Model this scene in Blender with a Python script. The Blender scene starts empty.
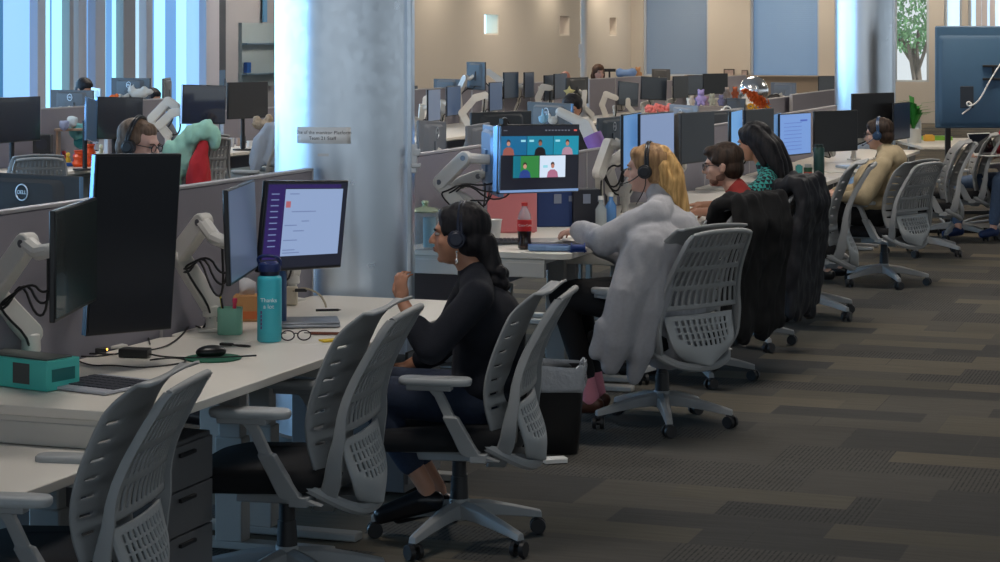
import bpy, bmesh, math, random
from mathutils import Vector, Matrix, Euler
import mathutils.noise as mnoise
random.seed(7)
C = bpy.context.scene.collection
PI = math.pi
CAMZ, YH, F = 1.85, 40.0, 2100.0
def V(*a): return Vector(a)
# photograph helpers: real-world points from where they are seen and how far away they stand
def at(px, py, Y): return V((px-500)*Y/F, Y, CAMZ-(py-YH)*Y/F)
def onz(px, py, z):
    s = (py-YH)/(CAMZ-z); return V((px-500)/s, F/s, z)
CS, SN = .9424, .3345
def uv(u, v, z=0): return V(u*SN+v*CS, u*CS-v*SN, z)      # along the desk row / across it
ROW = math.atan2(CS, SN)                                   # heading of the row
def Yof(px, v): return v/((px-500)/F*CS-SN)

# ---------------------------------------------------------------- materials
MATS = {}
def mat(name, col, rough=.6, metal=0., noise=0., nscale=30., bump=0., bscale=200., emit=None, es=1., coat=0., alpha=1., trans=0., spec=.5, aniso=0.):
    if name in MATS: return MATS[name]
    m = bpy.data.materials.new(name); m.use_nodes = True; nt = m.node_tree; b = nt.nodes['Principled BSDF']
    c = (col[0], col[1], col[2], 1)
    b.inputs['Base Color'].default_value = c
    b.inputs['Roughness'].default_value = rough; b.inputs['Metallic'].default_value = metal
    b.inputs['Coat Weight'].default_value = coat; b.inputs['Alpha'].default_value = alpha
    b.inputs['Transmission Weight'].default_value = trans; b.inputs['Specular IOR Level'].default_value = spec
    if aniso: b.inputs['Anisotropic'].default_value = aniso
    tc = nt.nodes.new('ShaderNodeTexCoord')
    if noise:
        n = nt.nodes.new('ShaderNodeTexNoise'); n.inputs['Scale'].default_value = nscale; n.inputs['Detail'].default_value = 3
        nt.links.new(tc.outputs['Object'], n.inputs['Vector'])
        mx = nt.nodes.new('ShaderNodeMix'); mx.data_type = 'RGBA'
        mx.inputs['A'].default_value = tuple(x*(1-noise) for x in col)+(1,)
        mx.inputs['B'].default_value = tuple(min(1, x*(1+noise)) for x in col)+(1,)
        nt.links.new(n.outputs['Fac'], mx.inputs['Factor']); nt.links.new(mx.outputs['Result'], b.inputs['Base Color'])
    if bump:
        n = nt.nodes.new('ShaderNodeTexNoise'); n.inputs['Scale'].default_value = bscale; n.inputs['Detail'].default_value = 4
        nt.links.new(tc.outputs['Object'], n.inputs['Vector'])
        bp = nt.nodes.new('ShaderNodeBump'); bp.inputs['Strength'].default_value = bump; bp.inputs['Distance'].default_value = .01
        nt.links.new(n.outputs['Fac'], bp.inputs['Height']); nt.links.new(bp.outputs['Normal'], b.inputs['Normal'])
    if emit:
        b.inputs['Emission Color'].default_value = (emit[0], emit[1], emit[2], 1); b.inputs['Emission Strength'].default_value = es
    MATS[name] = m; return m
def rgb(r, g, b):
    f = lambda c: ((c/255+.055)/1.055)**2.4 if c > 10 else c/255/12.92
    return (f(r), f(g), f(b))

# ---------------------------------------------------------------- mesh builder
class MB:
    def __init__(s): s.v = []; s.f = []
    def add(s, vs, fs):
        o = len(s.v); s.v += [Vector(v) for v in vs]; s.f += [tuple(i+o for i in f) for f in fs]; return s
    def xf(s, M, start=0):
        for i in range(start, len(s.v)): s.v[i] = M @ s.v[i]
        return s
    def box(s, c, d, R=None):
        hx, hy, hz = d[0]/2, d[1]/2, d[2]/2
        vs = [V(x, y, z) for x in (-hx, hx) for y in (-hy, hy) for z in (-hz, hz)]
        if R is not None: vs = [R @ v for v in vs]
        c = Vector(c)
        return s.add([v+c for v in vs], [(0,1,3,2),(4,6,7,5),(0,4,5,1),(2,3,7,6),(0,2,6,4),(1,5,7,3)])
    def ring(s, rings, cap=True, closed=True):
        n = len(rings[0]); vs = [p for r in rings for p in r]; fs = []
        for k in range(len(rings)-1):
            for i in range(n if closed else n-1):
                j = (i+1) % n
                fs.append((k*n+i, k*n+j, (k+1)*n+j, (k+1)*n+i))
        if cap: fs.append(tuple(range(n-1, -1, -1))); fs.append(tuple((len(rings)-1)*n+i for i in range(n)))
        return s.add(vs, fs)
    def cyl(s, p0, p1, r0, r1=None, n=14):
        if r1 is None: r1 = r0
        p0 = Vector(p0); p1 = Vector(p1); d = (p1-p0)
        if d.length < 1e-6: return s
        q = d.to_track_quat('Z', 'Y')
        cc = [q @ V(math.cos(2*PI*i/n), math.sin(2*PI*i/n), 0) for i in range(n)]
        return s.ring([[p0+c*r0 for c in cc], [p1+c*r1 for c in cc]])
    def tube(s, pts, r, n=8, smooth=2):
        pts = [Vector(p) for p in pts]
        for _ in range(smooth):                       # chaikin, ends kept
            if len(pts) < 3: break
            q = [pts[0]]
            for a, b in zip(pts, pts[1:]): q += [a*.75+b*.25, a*.25+b*.75]
            q.append(pts[-1]); pts = q
        rings = []; prev = None
        m = len(pts)
        for i, p in enumerate(pts):
            d = (pts[min(i+1, m-1)]-pts[max(i-1, 0)])
            if d.length < 1e-7: d = V(0, 0, 1)
            d.normalize()
            if prev is None:
                x = d.orthogonal().normalized()
            else:
                x = prev-d*prev.dot(d)
                if x.length < 1e-5: x = d.orthogonal()
                x.normalize()
            prev = x; y = d.cross(x)
            rr = r if not callable(r) else r(i/(m-1))
            rings.append([p+(x*math.cos(2*PI*k/n)+y*math.sin(2*PI*k/n))*rr for k in range(n)])
        return s.ring(rings)
    def lathe(s, prof, c=(0, 0, 0), n=24, axis=None):
        c = Vector(c); q = Vector(axis).to_track_quat('Z', 'Y') if axis else None
        rings = []
        for r, z in prof:
            ring = [V(max(r, 1e-4)*math.cos(2*PI*i/n), max(r, 1e-4)*math.sin(2*PI*i/n), z) for i in range(n)]
            rings.append([c+(q @ p if q else p) for p in ring])
        return s.ring(rings)
    def ell(s, c, r, R=None, n=12, m=8):
        c = Vector(c)
        if not hasattr(r, '__len__'): r = (r, r, r)
        rings = []
        for k in range(1, m):
            t = PI*k/m
            ring = [V(r[0]*math.sin(t)*math.cos(2*PI*i/n), r[1]*math.sin(t)*math.sin(2*PI*i/n), -r[2]*math.cos(t)) for i in range(n)]
            rings.append([c+(R @ p if R is not None else p) for p in ring])
        o = len(s.v); s.ring(rings, cap=False)
        bot = c+(R @ V(0,0,-r[2]) if R is not None else V(0,0,-r[2])); top = c+(R @ V(0,0,r[2]) if R is not None else V(0,0,r[2]))
        s.v += [bot, top]; ib = len(s.v)-2; it = ib+1
        for i in range(n):
            j = (i+1) % n
            s.f.append((ib, o+j, o+i)); s.f.append((it, o+(m-2)*n+i, o+(m-2)*n+j))
        return s
    def cap(s, p0, p1, r0, r1=None, n=12):            # tapered capsule
        if r1 is None: r1 = r0
        s.ell(p0, r0*.99, n=n, m=7); s.ell(p1, r1*.99, n=n, m=7); return s.cyl(p0, p1, r0, r1, n=n)
    def chain(s, pts, rs, n=12):
        for i in range(len(pts)-1): s.cap(pts[i], pts[i+1], rs[i], rs[i+1], n)
        return s
    def prism(s, outline, th, M=None):                # outline in XZ, thickness along Y centred
        a = [V(x, -th/2, z) for x, z in outline]; b = [V(x, th/2, z) for x, z in outline]
        if M is not None: a = [M @ p for p in a]; b = [M @ p for p in b]
        return s.ring([a, b])
    def build(s, name, m, parent=None, bevel=0., seg=2, smooth=True, solid=0., sub=0, angle=35):
        me = bpy.data.meshes.new(name)
        me.from_pydata([tuple(v) for v in s.v], [], s.f); me.update()
        bm = bmesh.new(); bm.from_mesh(me); bmesh.ops.recalc_face_normals(bm, faces=bm.faces); bm.to_mesh(me); bm.free()
        if smooth:
            for p in me.polygons: p.use_smooth = True
            me.set_sharp_from_angle(angle=math.radians(angle))
        o = bpy.data.objects.new(name, me); C.objects.link(o)
        if m: me.materials.append(m)
        if parent: o.parent = parent
        if solid:
            md = o.modifiers.new('s', 'SOLIDIFY'); md.thickness = solid; md.offset = 0
        if bevel:
            md = o.modifiers.new('b', 'BEVEL'); md.width = bevel; md.segments = seg; md.limit_method = 'ANGLE'; md.angle_limit = math.radians(40)
            md.harden_normals = False
        if sub:
            md = o.modifiers.new('u', 'SUBSURF'); md.levels = sub; md.render_levels = sub
        return o
def bake(o):
    dg = bpy.context.evaluated_depsgraph_get(); dg.update()
    ev = o.evaluated_get(dg); me = bpy.data.meshes.new_from_object(ev, depsgraph=dg)
    old = o.data; o.modifiers.clear(); o.data = me
    return o
def blob(mb, name, m, parent=None, voxel=.008, smooth=4, disp=0., dscale=6., seed=0):
    o = mb.build(name, m, None)
    md = o.modifiers.new('r', 'REMESH'); md.mode = 'VOXEL'; md.voxel_size = voxel; md.use_smooth_shade = True
    if smooth:
        sm = o.modifiers.new('s', 'SMOOTH'); sm.iterations = smooth; sm.factor = .5
    bake(o); me = o.data
    if disp:
        off = V(seed*3.1, seed*1.7, seed)
        ns = [v.normal.copy() for v in me.vertices]
        for v, nn in zip(me.vertices, ns):
            p = v.co
            d = mnoise.noise(V(p.x*dscale, p.y*dscale, p.z*dscale*.35)+off)+.5*mnoise.noise(V(p.x*dscale*2.2, p.y*dscale*2.2, p.z*dscale*.9)+off)
            v.co = p+nn*d*disp
        me.update()
    if not me.materials: me.materials.append(m)
    else: me.materials[0] = m
    for p in me.polygons: p.use_smooth = True; p.material_index = 0
    o.parent = parent
    return o
def thing(name, label, cat, loc=(0, 0, 0), rz=0., group=None, rot=None):
    o = bpy.data.objects.new(name, None); C.objects.link(o); o.location = loc
    o.rotation_euler = rot if rot else (0, 0, rz); o.empty_display_size = .1
    o['label'] = label; o['category'] = cat
    if group: o['group'] = group
    return o
def tag(o, label, cat, group=None, kind=None):
    o['label'] = label; o['category'] = cat
    if group: o['group'] = group
    if kind: o['kind'] = kind
    return o
def struct(o): o['kind'] = 'structure'; return o
def mtx(o): return Matrix.LocRotScale(o.location, o.rotation_euler, o.scale)
def inv(o): return mtx(o).inverted()
def copy_tree(o, parent=None, loc=None, rz=None, label=None, group=None):
    c = o.copy(); C.objects.link(c)
    if parent: c.parent = parent
    if loc is not None: c.location = loc
    if rz is not None: c.rotation_euler = (0, 0, rz)
    if label: c['label'] = label
    if group: c['group'] = group
    for ch in list(o.children): copy_tree(ch, c)
    return c
def lift(bmname, mb, m, center, label, cat, group=None, rz=0, **k):
    """single-mesh thing built in local coordinates at `center`"""
    o = mb.build(bmname, m, None, **k); o.location = center; o.rotation_euler = (0, 0, rz); return tag(o, label, cat, group)
def textmesh(txt, size, m, name, parent, M, ext=.0008):
    cu = bpy.data.curves.new(name, 'FONT'); cu.body = txt; cu.size = size; cu.extrude = ext; cu.align_x = 'CENTER'; cu.align_y = 'CENTER'
    t = bpy.data.objects.new(name, cu); C.objects.link(t)
    dg = bpy.context.evaluated_depsgraph_get(); dg.update()
    me = bpy.data.meshes.new_from_object(t.evaluated_get(dg), depsgraph=dg)
    bpy.data.objects.remove(t)
    me.transform(M); me.materials.clear(); me.materials.append(m)
    o = bpy.data.objects.new(name, me); C.objects.link(o); o.parent = parent; return o
# ---------------------------------------------------------------- palette
PLASTIC = mat('grey_plastic', (.335, .345, .35), .5, noise=.05, nscale=8, bump=.08, bscale=400)
PLASTIC_L = mat('light_grey_plastic', (.42, .44, .45), .45, noise=.04, nscale=8)
BLACKP = mat('black_plastic', (.012, .012, .014), .45)
CUSH = mat('black_seat_fabric', (.010, .010, .012), .95, noise=.3, nscale=300, bump=.3, bscale=500)
WORKTOP = mat('white_laminate', (.78, .74, .67), .42, noise=.02, nscale=3)
WEDGE = mat('laminate_edge', (.66, .62, .55), .5)
WMETAL = mat('painted_grey_metal', (.34, .33, .31), .45, noise=.04)
FABRIC = mat('grey_panel_fabric', (.245, .235, .275), .95, noise=.10, nscale=500, bump=.25, bscale=900)
FABTRIM = mat('panel_trim', (.42, .41, .43), .5, metal=.3)
MONBLK = mat('monitor_black', (.010, .011, .014), .35)
MONGREY = mat('monitor_grey_back', (.070, .073, .08), .65, noise=.05)
MONLIGHT = mat('monitor_silver_back', (.20, .215, .24), .55)
SCROFF = mat('screen_off', (.006, .009, .018), .16, coat=.3)
SCRMATTE = mat('screen_matte', (.035, .045, .06), .38)
ARMW = mat('white_arm_enamel', (.66, .64, .60), .4, noise=.04)
CABLE = mat('black_cable_rubber', (.010, .010, .011), .5)
WHITEP = mat('white_plastic', (.75, .75, .73), .45)
LOGO = mat('logo_silver', (.55, .57, .6), .3, metal=.5)
def screen_glow(name, col, st): return mat(name, (.01, .01, .012), .3, emit=col, es=st)

# ---------------------------------------------------------------- carpet
def carpet_material():
    m = bpy.data.materials.new('carpet_planks'); m.use_nodes = True; nt = m.node_tree; L = nt.links.new; b = nt.nodes['Principled BSDF']
    tc = nt.nodes.new('ShaderNodeTexCoord')
    mp = nt.nodes.new('ShaderNodeMapping'); mp.inputs['Rotation'].default_value = (0, 0, math.atan2(SN, CS)); L(tc.outputs['Object'], mp.inputs['Vector'])
    def brick(c1, c2, mort, off):
        t = nt.nodes.new('ShaderNodeTexBrick'); t.offset = .37; t.offset_frequency = 2; t.squash = 1
        t.inputs['Scale'].default_value = 1; t.inputs['Brick Width'].default_value = 1.0; t.inputs['Row Height'].default_value = .25
        t.inputs['Mortar Size'].default_value = .002; t.inputs['Color1'].default_value = (*c1, 1); t.inputs['Color2'].default_value = (*c2, 1)
        t.inputs['Mortar'].default_value = (*mort, 1); t.inputs['Bias'].default_value = off
        L(mp.outputs['Vector'], t.inputs['Vector']); return t
    rnd = brick((0, 0, 0), (1, 1, 1), (.5, .5, .5), 0)
    rnd.inputs['Brick Width'].default_value = .58; rnd.inputs['Row Height'].default_value = .5
    rb_ = brick((0, 0, 0), (1, 1, 1), (.5, .5, .5), 0); rb_.inputs['Brick Width'].default_value = .74; rb_.inputs['Row Height'].default_value = .25; rb_.offset = .61
    def ramp_(src, cols):
        ramp = nt.nodes.new('ShaderNodeValToRGB'); e = ramp.color_ramp.elements; ramp.color_ramp.interpolation = 'CONSTANT'
        e[0].position = 0; e[0].color = (*cols[0][1], 1); e[1].position = cols[1][0]; e[1].color = (*cols[1][1], 1)
        for p, c in cols[2:]: x = e.new(p); x.color = (*c, 1)
        L(src.outputs['Color'], ramp.inputs['Fac']); return ramp
    ra = ramp_(rnd, [(0, (.104, .096, .082)), (.25, (.088, .083, .074)), (.5, (.092, .087, .078)), (.66, (.070, .068, .064)), (.85, (.118, .106, .084))])
    rc = ramp_(rb_, [(0, (.142, .124, .095)), (.13, (.068, .066, .062)), (.22, (.110, .100, .080)), (.30, (0, 0, 0))])
    def cmp_(src, mid, eps):
        g = nt.nodes.new('ShaderNodeMath'); g.operation = 'COMPARE'; g.inputs[1].default_value = mid; g.inputs[2].default_value = eps; L(src.outputs['Color'], g.inputs[0]); return g
    over = cmp_(rb_, .15, .15)
    base = nt.nodes.new('ShaderNodeMix'); base.data_type = 'RGBA'; L(over.outputs[0], base.inputs['Factor']); L(ra.outputs['Color'], base.inputs['A']); L(rc.outputs['Color'], base.inputs['B'])
    w = nt.nodes.new('ShaderNodeTexWave'); w.bands_direction = 'X'; w.inputs['Scale'].default_value = 16; w.inputs['Distortion'].default_value = .6; w.inputs['Detail'].default_value = 2; w.inputs['Detail Scale'].default_value = 6
    L(mp.outputs['Vector'], w.inputs['Vector'])
    st = nt.nodes.new('ShaderNodeMapRange'); st.inputs['From Min'].default_value = .55; st.inputs['From Max'].default_value = .85; L(w.outputs['Fac'], st.inputs['Value'])
    nb = nt.nodes.new('ShaderNodeTexNoise'); nb.inputs['Scale'].default_value = 60; nb.inputs['Detail'].default_value = 2; L(mp.outputs['Vector'], nb.inputs['Vector'])
    nbr = nt.nodes.new('ShaderNodeMapRange'); nbr.inputs['From Min'].default_value = .35; nbr.inputs['From Max'].default_value = .6; L(nb.outputs['Fac'], nbr.inputs['Value'])
    gt = cmp_(rnd, .58, .16); inv_ = nt.nodes.new('ShaderNodeMath'); inv_.operation = 'SUBTRACT'; inv_.inputs[0].default_value = 1; L(over.outputs[0], inv_.inputs[1])
    def mul_(a, b2):
        q = nt.nodes.new('ShaderNodeMath'); q.operation = 'MULTIPLY'; L(a, q.inputs[0]); L(b2, q.inputs[1]); return q.outputs[0]
    fac = mul_(mul_(gt.outputs[0], inv_.outputs[0]), mul_(st.outputs['Result'], nbr.outputs['Result']))
    n = nt.nodes.new('ShaderNodeTexNoise'); n.inputs['Scale'].default_value = 3.5; n.inputs['Detail'].default_value = 5
    mp2 = nt.nodes.new('ShaderNodeMapping'); mp2.inputs['Scale'].default_value = (1, 12, 1); L(mp.outputs['Vector'], mp2.inputs['Vector']); L(mp2.outputs['Vector'], n.inputs['Vector'])
    nr = nt.nodes.new('ShaderNodeMapRange'); nr.inputs['To Min'].default_value = .72; nr.inputs['To Max'].default_value = 1.28; L(n.outputs['Fac'], nr.inputs['Value'])
    mx = nt.nodes.new('ShaderNodeMix'); mx.data_type = 'RGBA'; mx.inputs['B'].default_value = (.030, .030, .031, 1)
    L(fac, mx.inputs['Factor']); L(base.outputs['Result'], mx.inputs['A'])
    m2 = nt.nodes.new('ShaderNodeMix'); m2.data_type = 'RGBA'; m2.blend_type = 'MULTIPLY'; m2.inputs['Factor'].default_value = 1
    L(mx.outputs['Result'], m2.inputs['A']); L(nr.outputs['Result'], m2.inputs['B']); L(m2.outputs['Result'], b.inputs['Base Color'])
    b.inputs['Roughness'].default_value = .95; b.inputs['Specular IOR Level'].default_value = .2
    f = nt.nodes.new('ShaderNodeTexNoise'); f.inputs['Scale'].default_value = 350; L(tc.outputs['Object'], f.inputs['Vector'])
    bp = nt.nodes.new('ShaderNodeBump'); bp.inputs['Strength'].default_value = .4; bp.inputs['Distance'].default_value = .004
    L(f.outputs['Fac'], bp.inputs['Height']); L(bp.outputs['Normal'], b.inputs['Normal'])
    return m
fl = MB(); fl.box((0, 26, -.05), (70, 64, .1)); struct(fl.build('floor', carpet_material(), smooth=False))
WALLM = mat('warm_wall_paint', (.56, .52, .475), .9, noise=.02, nscale=2)
WALLG = mat('grey_wall_paint', (.42, .40, .40), .9, noise=.02, nscale=2)
FRAMEM = mat('window_mullion_paint', (.62, .58, .60), .55)
CEILM = mat('ceiling_paint', (.55, .55, .55), .95, noise=.02)
CH = 3.6
cl = MB(); cl.box((-3, 26, CH+.05), (60, 62, .1)); struct(cl.build('ceiling', CEILM, smooth=False))

# ---- wall with the three niche windows, runs with the desk rows
VW = -13.5
U0, UC = 30.5, None
def on_wall(px, v): Y = Yof(px, v); return V((px-500)*Y/F, Y, 0)
def wall_u(px, v):
    p = on_wall(px, v); return p.x*SN+p.y*CS
uc = wall_u(631, VW)                       # the room corner
def row_box(mb, u0, u1, v0, v1, z0, z1):
    c = uv((u0+u1)/2, (v0+v1)/2, (z0+z1)/2)
    R = Matrix.Rotation(-math.atan2(SN, CS), 3, 'Z')     # local x -> across (n), local y -> along (r)
    mb.box(c, (abs(v1-v0), abs(u1-u0), z1-z0), R); return mb
RR = -math.atan2(SN, CS)
nich = [(484, 499, 14.5, 35), (559.5, 570, 16, 36), (609.5, 617, 17.5, 36)]
wl = MB(); ulast = wall_u(300, VW)
holes = []
for a, b, t, d in nich:
    ua, ub = wall_u(a, VW), wall_u(b, VW); Ym = Yof((a+b)/2, VW); s_ = F/Ym
    holes.append((ua, ub, CAMZ-(d-YH)/s_, CAMZ-(t-YH)/s_))
for ua, ub, za, zb in holes:
    row_box(wl, ulast, ua, VW-.3, VW, 0, CH); row_box(wl, ua, ub, VW-.3, VW, 0, za); row_box(wl, ua, ub, VW-.3, VW, zb, CH); ulast = ub
row_box(wl, ulast, uc+.3, VW-.3, VW, 0, CH)
struct(wl.build('wall_left', WALLM, smooth=False))
glz = [mat('niche_pane_bright', (.3, .5, .6), .2, emit=rgb(190, 232, 245), es=1.5), mat('niche_pane_dim', (.5, .45, .42), .3, emit=rgb(200, 185, 175), es=.35), mat('niche_pane_dim2', (.5, .45, .42), .3, emit=rgb(200, 180, 165), es=.35)]
for k, (ua, ub, za, zb) in enumerate(holes):
    g = MB(); row_box(g, ua, ub, VW-.27, VW-.25, za, zb)
    w = struct(g.build('window_%d' % (k+1), glz[k], smooth=False))
    fr = MB()
    row_box(fr, ua, ua+.04, VW-.25, VW-.01, za, zb); row_box(fr, ub-.04, ub, VW-.25, VW-.01, za, zb); row_box(fr, ua, ub, VW-.25, VW-.01, za, za+.03)
    fr.build('window_reveal', mat('reveal_white', (.75, .70, .64), .7), w, smooth=False)

# ---- the end wall across the rows: two blinded windows, then the bright ones past the far column
cor = uv(uc, VW)
WE = uc                                     # end wall stands at u = WE
def end_v(px):                              # v on the end wall seen at px
    # X = u SN + v CS ; Y = u CS - v SN ; X/Y = k
    k = (px-500)/F; return (k*WE*CS-WE*SN)/(CS+k*SN)
def end_z(px, py):
    p = uv(WE, end_v(px)); return CAMZ-(py-YH)*p.y/F
ew = MB()
segs = [(631, 643, None), (643, 708, (-60, 76)), (708, 750, None), (750, 819, (-60, 89)), (819, 893, None), (893, 929, (-60, 82)), (929, 944, None), (944, 962, (-60, 90)), (962, 968, None), (968, 1010, (-60, 90)), (1010, 1100, None)]
wn = 4
def cell(px0, px1, z0, z1, th0=0, th1=.3, mb=None):
    v0, v1 = end_v(px0), end_v(px1); row_box(mb, WE+th0, WE+th1, v0, v1, z0, z1)
BLIND = mat('blue_grey_blind', (.19, .235, .29), .7, emit=rgb(110, 138, 170), es=.20)
BLIND2 = mat('blue_blind', (.20, .27, .34), .7, emit=rgb(105, 148, 195), es=.27)
SKYW = mat('bright_window_pane', (.4, .5, .6), .3, emit=rgb(190, 225, 245), es=.85)
GLASS = mat('clear_window_glass', (.8, .9, 1), .02, alpha=.06)
for a, b, win in segs:
    if not win: cell(a, b, 0, CH, 0, .3, ew); continue
    zs = end_z((a+b)/2, win[1]); zt = 3.3
    cell(a, b, 0, zs, 0, .3, ew); cell(a, b, zt, CH, 0, .3, ew)
    v0, v1 = end_v(a), end_v(b)
    if a in (643, 750):
        g = MB(); row_box(g, WE+.2, WE+.22, v0, v1, zs, zt)
        w = struct(g.build('window_%d' % wn, BLIND if a == 643 else BLIND2, smooth=False))
        f = MB()
        for z in (zs+.01, zt-.03): row_box(f, WE+.1, WE+.2, v0, v1, z-.02, z+.03)
        row_box(f, WE+.08, WE+.2, v0, v0+.05, zs, zt); row_box(f, WE+.08, WE+.2, v1-.05, v1, zs, zt)
        f.build('window_frame', mat('blue_white_frame', (.45, .5, .58), .5), w, smooth=False)
        sl = MB(); z = zs+.05
        while z < zt-.04:
            c = uv(WE+.14, (v0+v1)/2, z); R = Matrix.Rotation(RR, 3, 'Z') @ Matrix.Rotation(math.radians(62), 3, 'X')
            sl.box(c, (v1-v0-.12, .05, .003), R); z += .045
        row_box(sl, WE+.11, WE+.16, v0+.06, v1-.06, zs+.02, zs+.05)
        bo = sl.build('venetian_blind', BLIND if a == 643 else BLIND2, w, smooth=False)
    else:
        g = MB(); row_box(g, WE+.15, WE+.16, v0, v1, zs, zt)
        w = struct(g.build('window_%d' % wn, GLASS if a == 893 else SKYW, smooth=False))
        f = MB(); row_box(f, WE+.05, WE+.2, v0, v0+.06, zs, zt); row_box(f, WE+.05, WE+.2, v1-.06, v1, zs, zt); row_box(f, WE+.05, WE+.2, v0, v1, zs-.03, zs+.04)
        f.build('window_frame', mat('pale_frame', (.5, .55, .6), .5), w, smooth=False)
        if a == 968:
            f = MB()
            for px in (978, 984, 992): vv = end_v(px); row_box(f, WE+.08, WE+.14, vv-.06, vv+.06, zs, zt)
            f.build('window_mullion', FRAMEM, w, smooth=False)
    wn += 1
struct(ew.build('wall_back', WALLM, smooth=False))

# ---- outside seen through the clear window: trees, bright paving
Ytr = WE*CS+22
tr = thing('tree', 'leafy green tree outside the far clear window beside the rear steel column', 'tree', ((915-500)/F*Ytr, Ytr, -1.0))
t = MB(); t.tube([(0, 0, -1), (.1, 0, 1.2), (0, .1, 2.6)], lambda k: .22-.1*k, smooth=1)
for k in range(5): t.tube([(0, 0, 1.4+.2*k), (random.uniform(-1, 1), random.uniform(-1, 1), 2.8+.2*k)], .06, smooth=0)
t.build('trunk', mat('bark', (.10, .075, .05), .9, noise=.3), tr)
t = MB()
LEAFV = []
for k in range(4200):
    a, bb, rr = random.uniform(0, 2*PI), random.uniform(-1, 1), random.uniform(.5, 1)**.5
    c = V(2.0*rr*math.cos(a)*math.sqrt(1-bb*bb), 1.8*rr*math.sin(a)*math.sqrt(1-bb*bb), 4.4+2.0*rr*bb)
    R = Euler((random.uniform(0, 6), random.uniform(0, 6), random.uniform(0, 6))).to_matrix(); z = random.uniform(.06, .13)
    t.add([c+R @ V(-z, 0, 0), c+R @ V(0, -z*.5, 0), c+R @ V(z, 0, 0), c+R @ V(0, z*.5, .02)], [(0, 1, 2, 3)])
t.build('foliage', mat('tree_leaves', (.12, .30, .10), .6, noise=.5, nscale=2), tr, smooth=False)
o = MB(); o.box((10, Ytr+24, -2.25), (80, 60, .1)); struct(o.build('trim_1', mat('outdoor_paving', (.80, .84, .88), .8, noise=.1, nscale=.4), smooth=False))
hb = MB(); hb.box((0, 0, .9), (30, 2, 1.9)); hb.box((4, 0, 1.9), (8, 2.2, .5)); 
lift('hedge', hb, mat('hedge_green', (.12, .20, .16), .9, noise=.5, nscale=3), ((915-500)/F*(Ytr+14), Ytr+14, -2.2), 'dark green hedge line across the paving outside the clear window', 'hedge')

# ---- left glazed wall behind the left block: panes and posts at their own depth
VG = -16.0
def glass_u(px): return wall_u(px, VG)
gw = [ # px0, px1, kind
 (-60, 1, 'pane1'), (1, 7.5, 'pane2'), (7.5, 34, 'shade'), (34, 42, 'post'), (42, 47, 'dark'), (47, 54, 'cyan'), (54, 56, 'dark'), (56, 66, 'cyan'), (66, 70, 'postd'), (70, 75, 'pale'), (75, 83, 'post'), (83, 92, 'shade2'),
 (92, 102, 'post'), (102, 110, 'cyan'), (110, 116, 'dark'), (116, 120, 'cyan'), (120, 132, 'postd'), (132, 137, 'shade'), (137, 143, 'pale'), (143, 149, 'post'), (149, 158, 'dark'), (158, 169, 'cyan'), (169, 180, 'dark'), (180, 190, 'cyan'), (190, 203, 'shade'), (203, 216, 'post')]
kinds = {'pane1': ('sky_pane', rgb(150, 200, 235), .85), 'pane2': ('sky_pane2', rgb(60, 120, 170), .6), 'shade': ('roller_shade', rgb(140, 190, 250), .85), 'dark': ('blue_mullion_shade', rgb(100, 150, 205), .8),
         'cyan': ('cyan_pane', rgb(150, 222, 255), 1.15), 'pale': ('pale_pane', rgb(175, 215, 240), .8), 'shade2': ('shade_pane', rgb(120, 170, 225), .75)}
wid = 12
for a, b, k in gw:
    ua, ub = sorted((glass_u(a), glass_u(b)))
    g = MB()
    if k in ('post', 'postd'):
        row_box(g, ua, ub, VG-.35, VG+.06, 0, CH)
        struct(g.build('trim_%d' % wid, FRAMEM if k == 'post' else mat('dark_mullion', (.42, .37, .36), .6), smooth=False))
    else:
        nm, col, es = kinds[k]
        row_box(g, ua, ub, VG-.1, VG-.07, .1, CH)
        struct(g.build('window_%d' % wid, mat(nm, tuple(c*.4 for c in col), .35, emit=col, es=es), smooth=False))
    wid += 1
# the same glazing runs on toward the front of the room
u_ = glass_u(-60)
while u_ > -8:
    g = MB(); row_box(g, u_-1.5, u_-.22, VG-.1, VG-.07, .1, CH); struct(g.build('window_%d' % wid, MATS['roller_shade' if wid % 3 else 'cyan_pane'], smooth=False)); wid += 1
    g = MB(); row_box(g, u_-.22, u_, VG-.35, VG+.06, 0, CH); struct(g.build('trim_%d' % wid, FRAMEM, smooth=False)); wid += 1
    u_ -= 1.5
u1 = glass_u(216); u2 = glass_u(400)
dw = MB()
row_box(dw, glass_u(228), glass_u(239), VG-.3, VG-.05, 0, CH); row_box(dw, glass_u(274), u2+8, VG-.3, VG-.05, 0, CH)
row_box(dw, glass_u(239), glass_u(274), VG-.3, VG-.05, 0, CH)
struct(dw.build('wall_window_side', WALLG, smooth=False))
g = MB(); row_box(g, glass_u(216), glass_u(228), VG-.1, VG-.04, 0, CH)
d = struct(g.build('door_1', mat('dark_door', (.085, .09, .10), .5), smooth=False))
g = MB(); row_box(g, glass_u(217.5), glass_u(227), VG-.04, VG-.03, .3, 1.35); g.build('door_panel', mat('door_glass_blue', (.16, .25, .36), .25), d, smooth=False)
g = MB(); row_box(g, glass_u(226), glass_u(226.8), VG-.03, VG-.0, .9, 1.2); g.build('door_handle', LOGO, d)
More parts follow.
